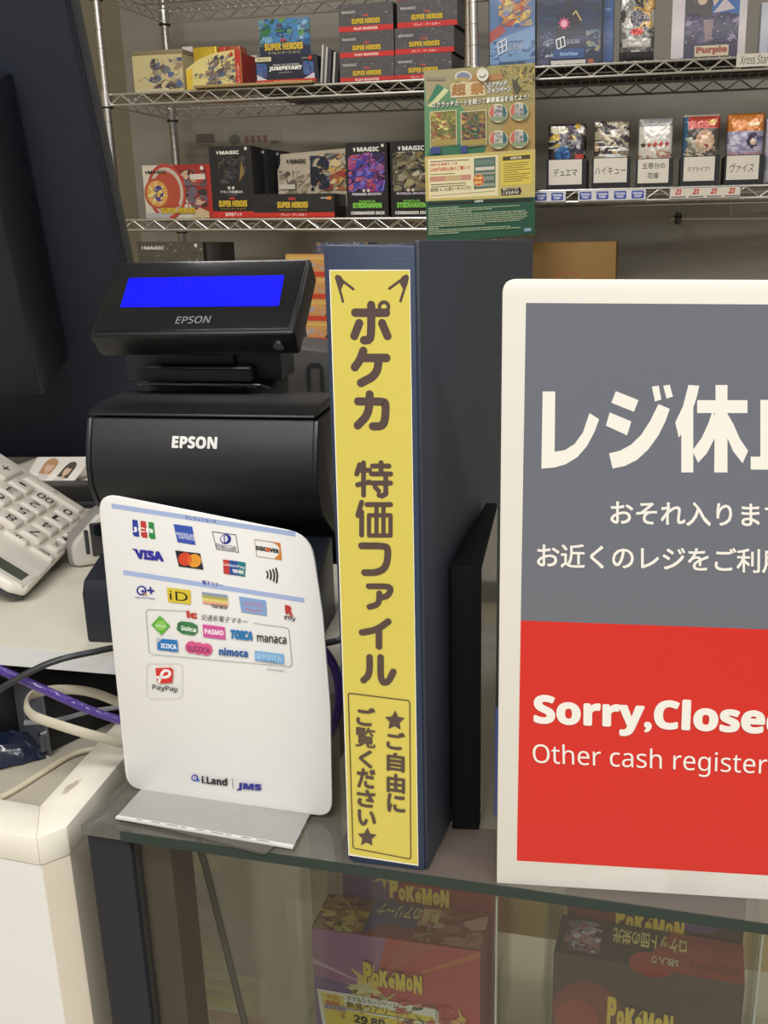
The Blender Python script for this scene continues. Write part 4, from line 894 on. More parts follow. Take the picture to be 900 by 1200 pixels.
g = G(); g.prism([(0, 0), (w_, 0), (w_, h_ * .96), (.9 * w_, h_ * .97), (.55 * w_, h_ * .92), (.25 * w_, .78 * h_), (0, .55 * h_)], 1, 0, .002, M('#e3d28a', .4)); g.box(0, .002, .002, .1, 0, h_ * .55, M('#e0dccb', .4)); g.box(w_ - .002, w_, .002, .1, 0, h_ * .9, M('#b8342c', .4)); g.box(0, w_, .098, .1, 0, h_ * .98, M('#dcd8cc', .4)); g.box(0, w_, 0, .1, 0, .002, M('#dcd8cc', .4)); g.obj('carton', t)
k = Ink(); d_pack2(k, w_, h_); k.obj('front_print', t)
t2 = thing('card_pack', 'row of gold foil packs inside the yellow display box', 'pack', T, None)
g = G()
g.box(.13 * w_, .56 * w_, .006, .05, .003, h_ * 1.1, M('#d3b43a', .22, .4, bump=.5, bscale=60, var=.3, vscale=40), .004); g.obj('gold_foil', t2)
g = G(); g.box(.6 * w_, .72 * w_, .006, .05, .003, h_ * 1.07, M('#c23a2c', .3, coat=.5), .002); g.obj('red_stripe', t2)
g = G(); g.box(.73 * w_, .97 * w_, .006, .05, .003, h_ * 1.07, M('#b0502c', .3, coat=.5, var=.4, vscale=60), .002); g.obj('red_foil', t2)
q0 = onL(213.5, 58, .135); q1 = onL(229, 54, .135)
o = G().box(q0.x, q0.x + .035, .135, .137, zA + DR, q1.z, M('#e2ded5', .5)).obj('white_card', T=TL_); tag(o, 'plain white card flap behind the yellow display box', 'card')
q0, q1 = onL(228, 114, -.01), onL(300, 114, -.01)
qs = onL(297, 112, .02).x; o = G().prism([(q0.x, -.012), (qs + .2, -.012), (qs + .2, .13), (qs, .13), (qs, .028), (q0.x, .028)], 2, zA + DR, zA + .009, M('#a58b5a', .6), .0008).obj('cardboard_sheet', T=TL_); tag(o, 'tan cardboard sheet lying under the navy starter display on the upper shelf', 'sheet')
def d_jump(k, w, h):
    k.rect(0, 0, w, h, '#1e2236'); k.rect(0, 0, w, .13 * h, '#cf3328'); k.tbox('そのまま遊べるカードセット', .3 * w, .04 * h, .7 * w, .10 * h, '#e8c9b0', .02)
    k.rect(0, .82 * h, .27 * w, .98 * h, '#d9cfa6'); k.tbox('初めての人に', .04 * w, .86 * h, .23 * w, .94 * h, '#5a4a30', .02)
    for a, s in ((.02, 1), (.80, -1)):
        k.poly([(a * w, .28 * h), ((a + .17) * w, .24 * h), ((a + .17) * w, .72 * h), (a * w, .76 * h)], '#3a6a9e'); k.art(a * w, .28 * h, (a + .17) * w, .7 * h, ['#6a4a9a', '#2c4a86', '#8aa0c8', '#4a2a5a'], 10, 41, .2, .5)
        k.poly([(a * w, .13 * h), ((a + .18) * w, .13 * h), ((a + (.0 if s > 0 else .18)) * w, .34 * h)], '#d8cdd6')
    k.tbox('MAGIC THE GATHERING', .30 * w, .64 * h, .74 * w, .70 * h, '#d8d4cc', .02); k.tbox('JUMPSTART', .23 * w, .44 * h, .78 * w, .62 * h, '#ecebe6', .05); k.tbox('ジャンプスタート', .39 * w, .36 * h, .62 * w, .41 * h, '#d8d4cc', .02); k.ell(.92 * w, .88 * h, .03 * w, .03 * w, '#cf3328'); k.tbox('2026', .78 * w, .86 * h, .88 * w, .90 * h, '#d8d4cc', .01)
def d_jumphead(k, w, h):
    k.rect(0, 0, w, h, '#4a86b8'); k.art(0, .25 * h, w, h, ['#2e5a8c', '#5f9a4a', '#3c7a3a', '#9ac0d8', '#27486e', '#5a4a6a', '#7ab0d0'], 50, 44, .08, .3); k.rect(0, 0, w, .28 * h, '#27304a'); heroes(k, .1 * w, .17 * h, .86 * w, .36 * h); k.tbox('マーベル スーパー・ヒーローズ', .16 * w, .06 * h, .8 * w, .14 * h, '#d8c070', .02); k.rect(.42 * w, .4 * h, .54 * w, .46 * h, '#c03a3a')
T, w_, h_ = place(onL, TL_, 301, 371, 65, .02, zA + .0095)
T0 = T
t = sbox('navy starter set display with a blue picture header on the upper shelf', T, w_, .10, h_, '#1e2236', d_jump, name='starter_display', cat='display box')
a = T.inverted() @ (TL_ @ onL(303, 24, .03)); b = T.inverted() @ (TL_ @ onL(364, 62, .03))
hd = G(); hd.box(a.x, b.x, .0105, .0125, h_ - .002, a.z, M('#3a6a96', .4)); o = hd.obj('header_card', t); k = Ink(); d_jumphead(k, b.x - a.x, a.z - h_ + .001); o2 = k.obj('header_print', t); o2.location = (a.x, .0104, h_)
# slim upright cards
xs = onL(372, 90, .05).x + .009
for n in range(5):
    T = TL_ @ Matrix.Translation((xs + n * .0105, .045 + .004 * n, zA + DR + .0009)) @ Matrix.Rotation(math.radians(6), 4, 'Y')
    t = thing('sleeve_pack', 'slim white edged card pack standing right of the navy starter display', 'pack', T, 'slim packs beside the navy starter display')
    G().box(0, .005 + .001 * (n % 2), 0, .07, 0, .105 - .006 * n, M(('#dcd8d0', '#c9c6c0', '#55555a', '#d5d2ca', '#3a3a40')[n], .4), .0008, 1).obj('pack_body', t)
# shrink-wrapped booster boxes
def d_boost(lang):
    def f(k, w, h):
        k.rect(0, 0, w, h, WRAP); k.rect(0, 0, w, .20 * h, '#cf3a38'); k.tbox(lang, .28 * w, .05 * h, .72 * w, .145 * h, '#f0d8d4', .03); heroes(k, .24 * w, .27 * h, .76 * w, .47 * h); k.rect(.45 * w, .54 * h, .55 * w, .60 * h, '#c8524c'); k.tbox('MAGIC', .06 * w, .66 * h, .32 * w, .76 * h, '#b9b5b2', .03)
        R = random.Random(len(lang) + int(w * 1e4)); 
        for n in range(44):  # pale slivers: glints of the shrink wrap painted onto the front
            x, y = R.random() * w, (.25 + .7 * R.random()) * h; L = (.01 + .05 * R.random()) * w; a = R.uniform(-.6, 1.2)
            P = clip([(x, y), (x + L * math.cos(a), y + L * math.sin(a)), (x + L * .9 * math.cos(a), y + L * .9 * math.sin(a) + -.0002 - .0016 * R.random())], 0, .2 * h, w, h)
            if P: k.poly(P, M(R.choice(['#a5a2a3', '#8a8788', '#c4c1c0']), .2, coat=1, bump=.4, bscale=90))
    return f
cols = [((398.5, 462.5, 107.0, 77.5), (398, 461.8, 77, 46.5), (397, 460.8, 46, 13)), ((463, 529.5, 104, 73.5), (463, 532.3, 73.0, 42), (465.5, 536, 44, 11), (465.5, 536, 10.5, -20))]
nm = [['bottom', 'middle', 'top'], ['bottom', 'second', 'third', 'top']]
for ci, cc in enumerate(cols):
    zz = zA + DR
    for ri, (x0, x1, yb, yt) in enumerate(cc):
        ym = (yb + yt) / 2; a, b = onL(x0, ym, .02), onL(x1, ym, .02); hh = (onL((x0 + x1) / 2, yt, .02).z - onL((x0 + x1) / 2, yb, .02).z) * .985
        T = TL_ @ Matrix.Translation((a.x, .02, zz)) @ Matrix.Rotation(math.radians(0 if ci == 0 else -.4 * (ri > 0)), 4, 'Z')
        lang = 'PLAY BOOSTER' if ci == 0 else 'プレイ・ブースター'
        sbox('shrink-wrapped grey booster box with red band, %s of the %s stack on the upper shelf' % (nm[ci][ri], ('left', 'right')[ci]), T, b.x - a.x, .12, hh, '#3c3a3d', d_boost(lang), name='booster_box', group='wrapped booster boxes on the upper shelf', rough=.25)
        zz += hh + .0004
# --- middle shelf of the left rack
def d_red(k, w, h):
    k.rect(0, 0, w, h, '#d6cdbb'); k.poly([(.45 * w, h), (.94 * w, h), (.94 * w, 0), (.7 * w, .2 * h), (.55 * w, .5 * h)], '#a3302c'); k.art(.5 * w, .2 * h, .93 * w, .9 * h, ['#8a2c2a', '#5a3a3c', '#b8403a', '#6d6470', '#3c3034', '#c9a88a'], 36, 51, .1, .35)
    k.poly([(.68 * w, 0), (.94 * w, 0), (.94 * w, .12 * h), (.8 * w, .2 * h)], '#cdb890')
    for n_, (r, c) in enumerate(((.30, '#b8443a'), (.26, '#c9b9a8'), (.215, '#b5503c'))): k.ell(.34 * w, .5 * h, r * w * .95, r * w * 1.15, c)
    k.ell(.20 * w, .47 * h, .19 * w, .19 * w, '#b5583a'); k.ell(.20 * w, .47 * h, .155 * w, .16 * w, '#d8a05a'); k.star(.19 * w, .47 * h, .16 * w, '#e6d48a', .4, 7); k.ell(.22 * w, .47 * h, .07 * w, .10 * w, '#4a3c8a'); k.art(.12 * w, .36 * h, .28 * w, .58 * h, ['#e6d070', '#54409a', '#d8b450'], 10, 52, .15, .4)
    k.rect(0, 0, .36 * w, .10 * h, '#b9b2b4'); k.rect(.94 * w, 0, w, h, '#b0302c'); magic(k, .04 * w, .84 * h, .36 * w, .90 * h, '#26221f'); k.rect(.70 * w, .72 * h, .92 * w, .82 * h, '#d8d0c4'); k.ell(.88 * w, .93 * h, .025 * w, .025 * w, '#e8e0d6'); heroes(k, .24 * w, .09 * h, .74 * w, .20 * h); k.rect(.44 * w, .22 * h, .52 * w, .26 * h, '#b83a36')
T, w_, h_ = place(onL, TL_, 169.5, 249, 193, .025, zB_ + DR, 230)
sbox('red and cream collector box with a round disc picture on the middle shelf', T, w_, .09, h_, '#a3302c', d_red)
def d_black(k, w, h):
    k.rect(0, 0, w, h, '#202125'); k.art(.2 * w, .48 * h, .85 * w, .86 * h, ['#2c2d33', '#3a3b42', '#17181b', '#4a4a50', '#5a4e36', '#26272c'], 34, 61, .08, .3); k.poly([(.68 * w, .5 * h), (.82 * w, .62 * h), (.76 * w, .8 * h)], '#8a6e3c'); magic(k, .17 * w, .885 * h, .72 * w, .935 * h); k.ell(.88 * w, .96 * h, .035 * w, .035 * w, '#d8d4cc')
    k.ell(.43 * w, .42 * h, .035 * w, .035 * w, '#c9c5bd'); k.ell(.53 * w, .42 * h, .035 * w, .035 * w, '#c9c5bd'); k.tbox('ワカンダ永遠なれ', .22 * w, .345 * h, .76 * w, .385 * h, '#e0ddd6', .03); k.tbox('COLLECTION', .35 * w, .315 * h, .62 * w, .33 * h, '#8a8a8a', .01)
    heroes(k, .16 * w, .155 * h, .84 * w, .245 * h); k.tbox('マーベル スーパー・ヒーローズ', .2 * w, .115 * h, .8 * w, .14 * h, '#c9b050', .02); k.rect(.42 * w, .26 * h, .56 * w, .29 * h, '#b83a36'); k.rect(0, 0, w, .09 * h, '#cf3328'); k.tbox('統率者デッキ', .3 * w, .02 * h, .7 * w, .075 * h, '#f0d8d0', .03)
T, w_, h_ = place(onL, TL_, 247.5, 296.5, 171, .02, zB_ + DR, 215)
TBk = T
sbox('tall black deck box with a gold title beside the red collector box, middle shelf', T, w_, .065, h_, '#1c1d20', d_black, name='deck_box')
for n, (c, dx) in enumerate((('#26272b', .013), ('#4a2024', .026))):
    sbox(('black deck box half hidden behind the first black deck box', 'dark red deck box at the back of the black deck boxes')[n], T @ Matrix.Translation((dx, .068 + n * .067, 0)), w_, .064, h_ * .985, c, lambda k, w, h: (k.rect(0, .1 * h, w, h, '#1f2024'), k.ell(.92 * w, .95 * h, .03 * w, .03 * w, '#b9b5ac')), name='deck_box')
def d_disp(k, w, h):
    k.rect(0, 0, w, h, '#242327'); k.art(0, .3 * h, w, h, ['#2c2b30', '#1d1c20', '#38363a'], 16, 71, .2, .6); k.rect(0, 0, w, .2 * h, '#cf3328'); k.tbox('プレイ・ブースター', .34 * w, .05 * h, .66 * w, .16 * h, '#f0d8d0', .03); heroes(k, .30 * w, .4 * h, .68 * w, .66 * h); k.tbox('マーベル スーパー・ヒーローズ', .32 * w, .27 * h, .66 * w, .35 * h, '#c9b050', .02); k.rect(.44 * w, .74 * h, .53 * w, .84 * h, '#b83a36'); k.ell(.94 * w, .8 * h, .035 * w, .07 * h, '#d8843c'); k.rect(.84 * w, .78 * h, .92 * w, .84 * h, '#b9b2a4')
T, w_, h_ = place(onL, TL_, 297.5, 392, 227, .008, zB_ + DR, 245)
T_d = T
t = sbox('low dark booster display with a picture header card on the middle shelf', T, w_, .085, h_, '#232226', d_disp, name='booster_display', cat='display box')
a = T.inverted() @ (TL_ @ onL(314, 180, .04)); b = T.inverted() @ (TL_ @ onL(405, 225, .04)); 
hd = G(); hd.prism([(a.x, h_ * .5), (b.x, h_ * .5), (b.x, a.z + .015), (a.x + .012, a.z + .002), (a.x + .010, a.z - .025), (a.x, a.z - .045)], 1, .0865, .0885, M('#b3a894', .4)); hd.obj('header_card', t)
k = Ink(); W0, H0 = b.x - a.x, a.z - h_
k.rect(.08 * W0, 0, W0, H0, '#b9ad98'); k.art(.0, 0, W0, .6 * H0, ['#8a7a64', '#6a5e52', '#a8987c', '#584c44', '#c9b99a'], 40, 75, .1, .4); k.art(.55 * W0, .1 * H0, W0, 1.0 * H0, ['#a8623a', '#c9a05a', '#8a3a34', '#5d6a86', '#40444f', '#d8c090'], 36, 76, .1, .35); k.art(.45 * W0, .1 * H0, .70 * W0, .95 * H0, ['#23263a', '#2e3450', '#1a1c28'], 18, 77, .2, .5); k.poly([(.82 * W0, .45 * H0), (.92 * W0, .4 * H0), (.9 * W0, .62 * H0)], '#b03a3a'); magic(k, .13 * W0, .78 * H0, .40 * W0, .88 * H0, '#26221f'); k.rect(.02 * W0, .14 * H0, .24 * W0, .26 * H0, '#d0c8ba')
o2 = k.obj('header_print', t); o2.location = (a.x, .0863, h_ + .001)
def d_strix(cols, seed, sub):
    def f(k, w, h):
        k.rect(0, 0, w, h, '#1b1a1e'); k.art(.06 * w, .34 * h, .94 * w, .86 * h, cols, 60, seed, .08, .32); magic(k, .18 * w, .875 * h, .82 * w, .935 * h); k.ell(.9 * w, .95 * h, .035 * w, .035 * w, '#d8d4cc'); k.ell(.43 * w, .355 * h, .035 * w, .035 * w, '#d8c8b8'); k.ell(.54 * w, .355 * h, .035 * w, .035 * w, '#d8c8b8'); k.tbox(sub, .14 * w, .29 * h, .86 * w, .325 * h, '#d0c8d8', .03)
        k.tbox('SECRETS OF', .3 * w, .19 * h, .7 * w, .225 * h, '#7ac24a', .03); k.tbox('STRIXHAVEN', .14 * w, .115 * h, .86 * w, .195 * h, '#2c4a1e', .09); k.tbox('STRIXHAVEN', .15 * w, .12 * h, .85 * w, .19 * h, '#86d052', .04); k.tbox('COMMANDER DECK', .1 * w, .03 * h, .92 * w, .075 * h, '#e8e4dc', .04)
    return f
T, w_, h_ = place(onL, TL_, 406, 454.5, 166.5, .02, zB_ + DR, 215)
sbox('black deck box with a purple picture and green title on the middle shelf', T, w_, .065, h_, '#17161a', d_strix(['#5a2f86', '#8a3f9a', '#a83a5a', '#3a3f9a', '#c05a6a', '#2a1f4a', '#7a6ac0'], 81, 'PRISMARI ARTISTRY'), name='deck_box')
T, w_, h_ = place(onL, TL_, 458, 507, 165, .02, zB_ + DR, 215)
sbox('black deck box with a grey and gold picture, partly behind the green poster', T, w_, .065, h_, '#17161a', d_strix(['#6a6250', '#a89a72', '#3a3a38', '#c9bfa0', '#5a5446', '#8a7a4a', '#2a2a2a'], 82, 'SILVERQUILL INFLUENCE'), name='deck_box')
# --- lower shelf of the left rack
def d_low(k, w, h): k.rect(0, 0, w, h, '#57534a'); k.art(0, .8 * h, w, h, ['#7a7466', '#3a3834', '#a89f8c', '#2c2a28', '#8d8576', '#4a463e'], 40, 91, .03, .12); magic(k, .06 * w, .92 * h, .42 * w, .955 * h); k.ell(.9 * w, .965 * h, .025 * w, .025 * w, '#d8d4cc')
T, w_, h_ = place(onL, TL_, 164, 240, 283.5, .03, zD + DR, 320)
sbox('grey picture box with white title on the shelf behind the customer display', T, w_, .09, h_, '#4a463f', d_low)
T, w_, h_ = place(onL, TL_, 243, 259, 283.5, .03, zD + DR, 320)
sbox('narrow dark box next to the grey picture box behind the customer display', T, w_, .09, h_, '#2a2728', lambda k, w, h: (k.rect(.55 * w, 0, w, h, '#1a191b'), k.rect(.15 * w, .5 * h, .4 * w, .96 * h, '#3a3436')))
# orange boxes right of the display
def d_or(k, w, h):
    k.rect(0, 0, w, h, '#c98f5a'); k.rect(0, .55 * h, w, h, '#cf9a58'); k.rect(0, .75 * h, w, .9 * h, '#d8ae62'); k.art(0, .25 * h, w, .75 * h, ['#c9a89a', '#b98a78', '#d8b088', '#a8a0a0'], 20, 95, .2, .6); k.rect(0, 0, w, .22 * h, '#c8402e')
    for u in (.2, .55, .86): k.poly([(u * w, .22 * h), ((u + .10) * w, .22 * h), ((u + .085) * w, .72 * h), ((u + .04) * w, .42 * h)], '#3f3a34')
zz = zD + DR
for n, (yb, yt, lab) in enumerate(((439, 413.5, 'lowest'), (413, 387.6, 'second lowest'), (387, 363, 'second highest'), (362.5, 337.5, 'topmost'))):
    a = onL(338, yb, .01); b = onL(420, yb, .01); hh = .0635
    sbox('orange booster box with red band, %s of the stack beside the customer display' % lab, TL_ @ Matrix.Translation((a.x, .01, zz)), b.x - a.x, .12, hh, '#c9703a', d_or, name='booster_box', group='orange booster boxes beside the customer display'); zz += hh + .0003
a = onL(371, 300, .03); b = onL(432, 300, .03); h_ = onL(400, 284, .03).z - zz
def d_pb(k, w, h): k.rect(0, 0, w, h, '#5a5f78'); k.art(0, 0, w, h, ['#46507c', '#8a86a8', '#6a4f8a', '#a8884a', '#3a3f58', '#9ab0c8', '#54607a'], 60, 97, .08, .3)
sbox('blue and purple picture box on top of the orange boxes behind the binder', TL_ @ Matrix.Translation((a.x, .03, zz)), b.x - a.x, .07, h_, '#4a4f68', d_pb)
# faded notice sheets on the back wall
for n, (x0, x1, lab) in enumerate(((228, 262, 'faded notice sheet with a dark photo on the back wall'), (266, 330, 'faded notice sheet with red print on the back wall'))):
    wn_ = TW.to_3x3() @ V((0, 1, 0)); a = TW.inverted() @ hitP(x0, 174, WO, wn_); b = TW.inverted() @ hitP(x1, 152, WO, wn_)
    t = thing('wall_notice', lab, 'notice', TW @ Matrix.Translation((a.x, -.002, a.z))); w_, h_ = b.x - a.x, b.z - a.z
    G().box(0, w_, 0, .0015, 0, h_, M('#a49d90', .7)).obj('paper', t); k = Ink(base=.0001)
    if n == 0: k.rect(.08 * w_, .3 * h_, .7 * w_, .8 * h_, '#6d675e'); k.rect(.1 * w_, .1 * h_, .6 * w_, .2 * h_, '#857f74')
    else:
        k.ell(.16 * w_, .5 * h_, .1 * w_, .3 * h_, '#6f736c')
        for j in range(4): k.rect((.34 + j * .11) * w_, .3 * h_, (.41 + j * .11) * w_, .72 * h_, '#8d6a62')
        k.rect(.8 * w_, .2 * h_, .95 * w_, .4 * h_, '#7d776e')
    k.obj('notice_print', t)

# ------------------------------------------------------------------ right rack goods
def framed(label, px, off, zsh, body, draw, dp=.05, name='card_box', cat='box', ybot=None, **kw):
    T, w_, h_ = place(onR, TR_, px[0], px[1], px[2], off, zsh, ybot); return sbox(label, T, w_, dp, h_, body, draw, name=name, cat=cat, **kw)
def d_blue(k, w, h):
    k.rect(0, 0, w, h, '#5b7aa8'); k.poly([(0, .3 * h), (w, .45 * h), (w, .1 * h), (0, .05 * h)], '#7a9cc4'); k.poly([(0, .28 * h), (.35 * w, .4 * h), (.3 * w, .5 * h), (0, .4 * h)], '#b5524a'); k.art(.2 * w, .45 * h, .95 * w, .82 * h, ['#d8a83e', '#c9803a', '#b5533c', '#e0c66a', '#4f6a9a', '#8a8fb0'], 46, 101, .08, .3); k.art(0, .0, w, .3 * h, ['#4a6a9e', '#86a6cc', '#3e5a8a'], 14, 102, .1, .3)
    k.line([(.17 * w, .28 * h), (.36 * w, .32 * h), (.38 * w, .20 * h), (.2 * w, .16 * h)], .003, '#e8e8ea', closed=True); k.line([(.26 * w, .30 * h), (.29 * w, .18 * h)], .003, '#e8e8ea'); k.line([(.18 * w, .22 * h), (.37 * w, .26 * h)], .003, '#e8e8ea'); k.tbox('GUNDAM', .44 * w, .2 * h, .72 * w, .27 * h, '#d8dce4', .0); k.tbox('Generation Pulse', .2 * w, .045 * h, .78 * w, .085 * h, '#2e3a58', .02); k.rect(.12 * w, .93 * h, .18 * w, .98 * h, '#23305a')
def d_blue2(k, w, h): d_blue(k, w, h)
framed('blue picture box with an orange creature shape right of the rack posts', (574, 627, -30), .03, rz2 + DR, '#4a6596', lambda k, w, h: d_blue2(k, w, h), ybot=40)
def d_navy(k, w, h):
    k.rect(0, 0, w, h, '#1f2744'); k.art(0, .3 * h, w, h, ['#1a1c30', '#2c3a5c', '#2f5a5c', '#3a2c5a', '#22304e'], 30, 111, .1, .4); k.poly([(.28 * w, .4 * h), (.5 * w, .95 * h), (.74 * w, .4 * h)], '#2a2636'); k.star(.42 * w, .55 * h, .10 * w, '#d84a80', .55, 9); k.ell(.42 * w, .55 * h, .05 * w, .05 * w, '#f0b0c0'); k.art(.05 * w, .12 * h, .26 * w, .45 * h, ['#6a7a9a', '#a8b0b8', '#3a4a7a'], 14, 112, .1, .4); k.art(.76 * w, .12 * h, .98 * w, .45 * h, ['#6a8a9a', '#a89a78', '#3a5a7a'], 14, 113, .1, .4)
    k.line([(.56 * w, .66 * h), (.60 * w, .7 * h), (.68 * w, .58 * h)], .004, '#c9b070'); k.line([(.30 * w, .34 * h), (.42 * w, .38 * h), (.44 * w, .26 * h), (.32 * w, .22 * h)], .003, '#e8e8ea', closed=True); k.line([(.36 * w, .36 * h), (.38 * w, .24 * h)], .003, '#e8e8ea'); k.tbox('GUNDAM', .46 * w, .28 * h, .66 * w, .34 * h, '#c8ccd8', .0)
    k.rect(.26 * w, .09 * h, .74 * w, .22 * h, '#2a4a86'); k.tbox('Eternal Nexus', .36 * w, .13 * h, .64 * w, .18 * h, '#9ab8e0', .03); k.rect(.22 * w, .02 * h, .76 * w, .07 * h, '#d8cfc4'); k.ell(.11 * w, .06 * h, .09 * w, .05 * h, '#4a4a66'); k.rect(.8 * w, .02 * h, .88 * w, .07 * h, '#c05a3a'); k.rect(.8 * w, .90 * h, .98 * w, .96 * h, '#c9ccd0')
t = framed('dark navy picture box with a pink glow on the right rack', (629.5, 705, -14), .03, rz2 + DR, '#1b2a56', d_navy, .06, ybot=40)
framed('plain blue box end beside the dark navy picture box', (706.5, 719, -8), .05, rz2 + DR, '#2a4f8e', lambda k, w, h: (k.rect(0, .36 * h, w, .38 * h, '#1c3564'), k.rect(0, .66 * h, w, .68 * h, '#1c3564'), k.rect(.2 * w, .76 * h, .7 * w, .8 * h, '#6a92c8')), ybot=40)
# foil packs
_foil = {}
def foil(name, label, T, wd, ht, fn, th=.016, nx=32, nz=44, group=None, seed=1, rough=.25):
    t = thing(name, label, 'pack', T, group); R = random.Random(seed)
    wr = [[R.uniform(-.0007, .0007) for _ in range(nx + 1)] for _ in range(nz + 1)]
    g = G()
    def yy(i, j):
        u, v = 2 * i / nx - 1, 2 * j / nz - 1; return th / 2 * (max(0, 1 - abs(u) ** 4) * max(0, 1 - abs(v) ** 3)) ** .6
    for sgn_ in (-1, 1):
        vs = [(wd * i / nx + (0 if 0 < j < nz else 0), sgn_ * yy(i, j) + wr[j][i] * (1 if 0 < i < nx and 0 < j < nz else 0) - th / 2 * 0, ht * j / nz + (.0012 * (i % 2) if j == nz else 0)) for j in range(nz + 1) for i in range(nx + 1)]
        for j in range(nz):
            for i in range(nx):
                b = (j * (nx + 1) + i, j * (nx + 1) + i + 1, (j + 1) * (nx + 1) + i + 1, (j + 1) * (nx + 1) + i)
                col = fn((i + .5) / nx, (j + .5) / nz) if sgn_ < 0 else '#9a9a9c'
                f = [vs[q_] for q_ in b]; g.add(f, [(0, 1, 2, 3) if sgn_ < 0 else (3, 2, 1, 0)], M(col, rough, .25, coat=.5, var=.08, vscale=60))
    o = g.obj('foil_pouch', t, ang=60)
    bm = bmesh.new(); bm.from_mesh(o.data); bmesh.ops.remove_doubles(bm, verts=bm.verts[:], dist=1e-5); bm.to_mesh(o.data); bm.free()
    return t
def shapes(bg, items, lift=0.0):
    """colour lookup for a printed pouch; items: (kind, cx, cy, rx, ry, colour) painted in order"""
    def f(u, v):
        c = bg; v = (v - lift) / (1 - lift)
        for kd, cx, cy, rx, ry, cc in items:
            dx, dy = (u - cx) / rx, (v - cy) / ry
            if (kd == 'e' and dx * dx + dy * dy < 1) or (kd == 'r' and abs(dx) < 1 and abs(dy) < 1) or (kd == 'd' and abs(dx + dy * .8) < 1 and abs(dy) < 1): c = cc
        return c
    return f
def rnd_items(seed, cols, n, lo=.04, hi=.14, u0=0, u1=1, v0=0, v1=1):
    R = random.Random(seed); return [(R.choice('erdd'), R.uniform(u0, u1), R.uniform(v0, v1), R.uniform(lo, hi), R.uniform(lo, hi) * .7, R.choice(cols)) for _ in range(n)]
T, w_, h_ = place(onR, TR_, 726, 767, -12, .04, rz2 + DR, 40)
foil('card_pack', 'silver foil pack with a red badge standing on the right rack', T @ Matrix.Translation((0, .012, 0)), w_, h_, shapes('#8d8a86', rnd_items(3, ['#b58a4a', '#7a7674', '#c9c5be', '#4a4648', '#d0a860'], 30, v0=.5) + rnd_items(4, ['#b9b6b0', '#5a5656', '#d8d4ce', '#77726e'], 26, v1=.5) + [('e', .5, .62, .2, .12, '#4a4650'), ('r', .5, .28, .4, .05, '#c9c2ba'), ('e', .5, .43, .18, .05, '#c8463a'), ('r', .5, .08, .5, .08, '#3c3a3a')]), th=.022)
def d_white(k, w, h):
    k.rect(0, 0, w, h, '#d9cfd2'); x0, x1, y0, y1 = .17 * w, .90 * w, .02 * h, .99 * h
    k.rect(x0, y0, x1, y1, '#3f3a56'); k.rect(x0 + .38 * (x1 - x0), .55 * h, x1, y1, '#3a6aae'); k.rect(x0, .55 * h, x0 + .5 * (x1 - x0), y1, '#4f4a48')
    k.ell(.38 * w, .78 * h, .12 * w, .10 * h, '#5f5a52'); k.ell(.40 * w, .74 * h, .06 * w, .05 * h, '#d8c0a8'); k.poly([(.52 * w, .82 * h), (.56 * w, .66 * h), (.62 * w, .74 * h)], '#d8c0a8'); k.ell(.72 * w, .86 * h, .11 * w, .09 * h, '#26243a'); k.ell(.75 * w, .81 * h, .06 * w, .05 * h, '#dcc4b0'); k.poly([(.55 * w, .58 * h), (.7 * w, .76 * h), (.84 * w, .62 * h)], '#cfc0c4')
    k.art(x0, .2 * h, x1, .58 * h, ['#4a4066', '#332f4c', '#5a4a78', '#2c2840', '#9a8aa8'], 36, 121, .1, .35); k.poly([(.42 * w, .5 * h), (.56 * w, .5 * h), (.54 * w, .25 * h), (.46 * w, .2 * h)], '#8f7478'); k.rect(.32 * w, .03 * h, .78 * w, .17 * h, '#d8c8a8'); k.tbox('Purple', .34 * w, .05 * h, .76 * w, .16 * h, '#a85a4a', .06)
    for n in range(8): k.ell((.2 + .085 * n) * w, (.22 + .1 * ((n * 37) % 7) / 7 * 3) * h, .012 * w, .008 * h, '#cfc6d0', 8)
framed('white framed picture box with two figures on the right rack', (787, 874, -24), .03, rz2 + DR, '#d9cfd2', d_white, .05, ybot=40)
framed('pale blue box at the far right end of the upper right shelf', (891, 930, 2), .05, rz2 + DR, '#b9c4d0', lambda k, w, h: (k.rect(0, 0, w, h, '#c3c9d2'), k.rect(.25 * w, 0, w, .5 * h, '#3f78b8'), k.rect(.2 * w, 0, w, .06 * h, '#2a3450')), ybot=40)
# handwritten tag on the rail
a = onR(862.5, 79, -.006); b = onR(906, 65, -.006)
t = thing('shelf_tag', 'handwritten white shelf tag clipped to the upper rail of the right rack', 'tag', TR_ @ Matrix.Translation((a.x, -.007, a.z)))
w_, h_ = b.x - a.x, .030
G().box(0, w_, 0, .0012, 0, h_, M('#ddd5c6', .5)).obj('paper', t); k = Ink(); k.tbox('Xross Stars', .1 * w_, .2 * h_, 1.0 * w_ - .004, .85 * h_, '#2a2828', -.005, .2); k.obj('handwriting', t)
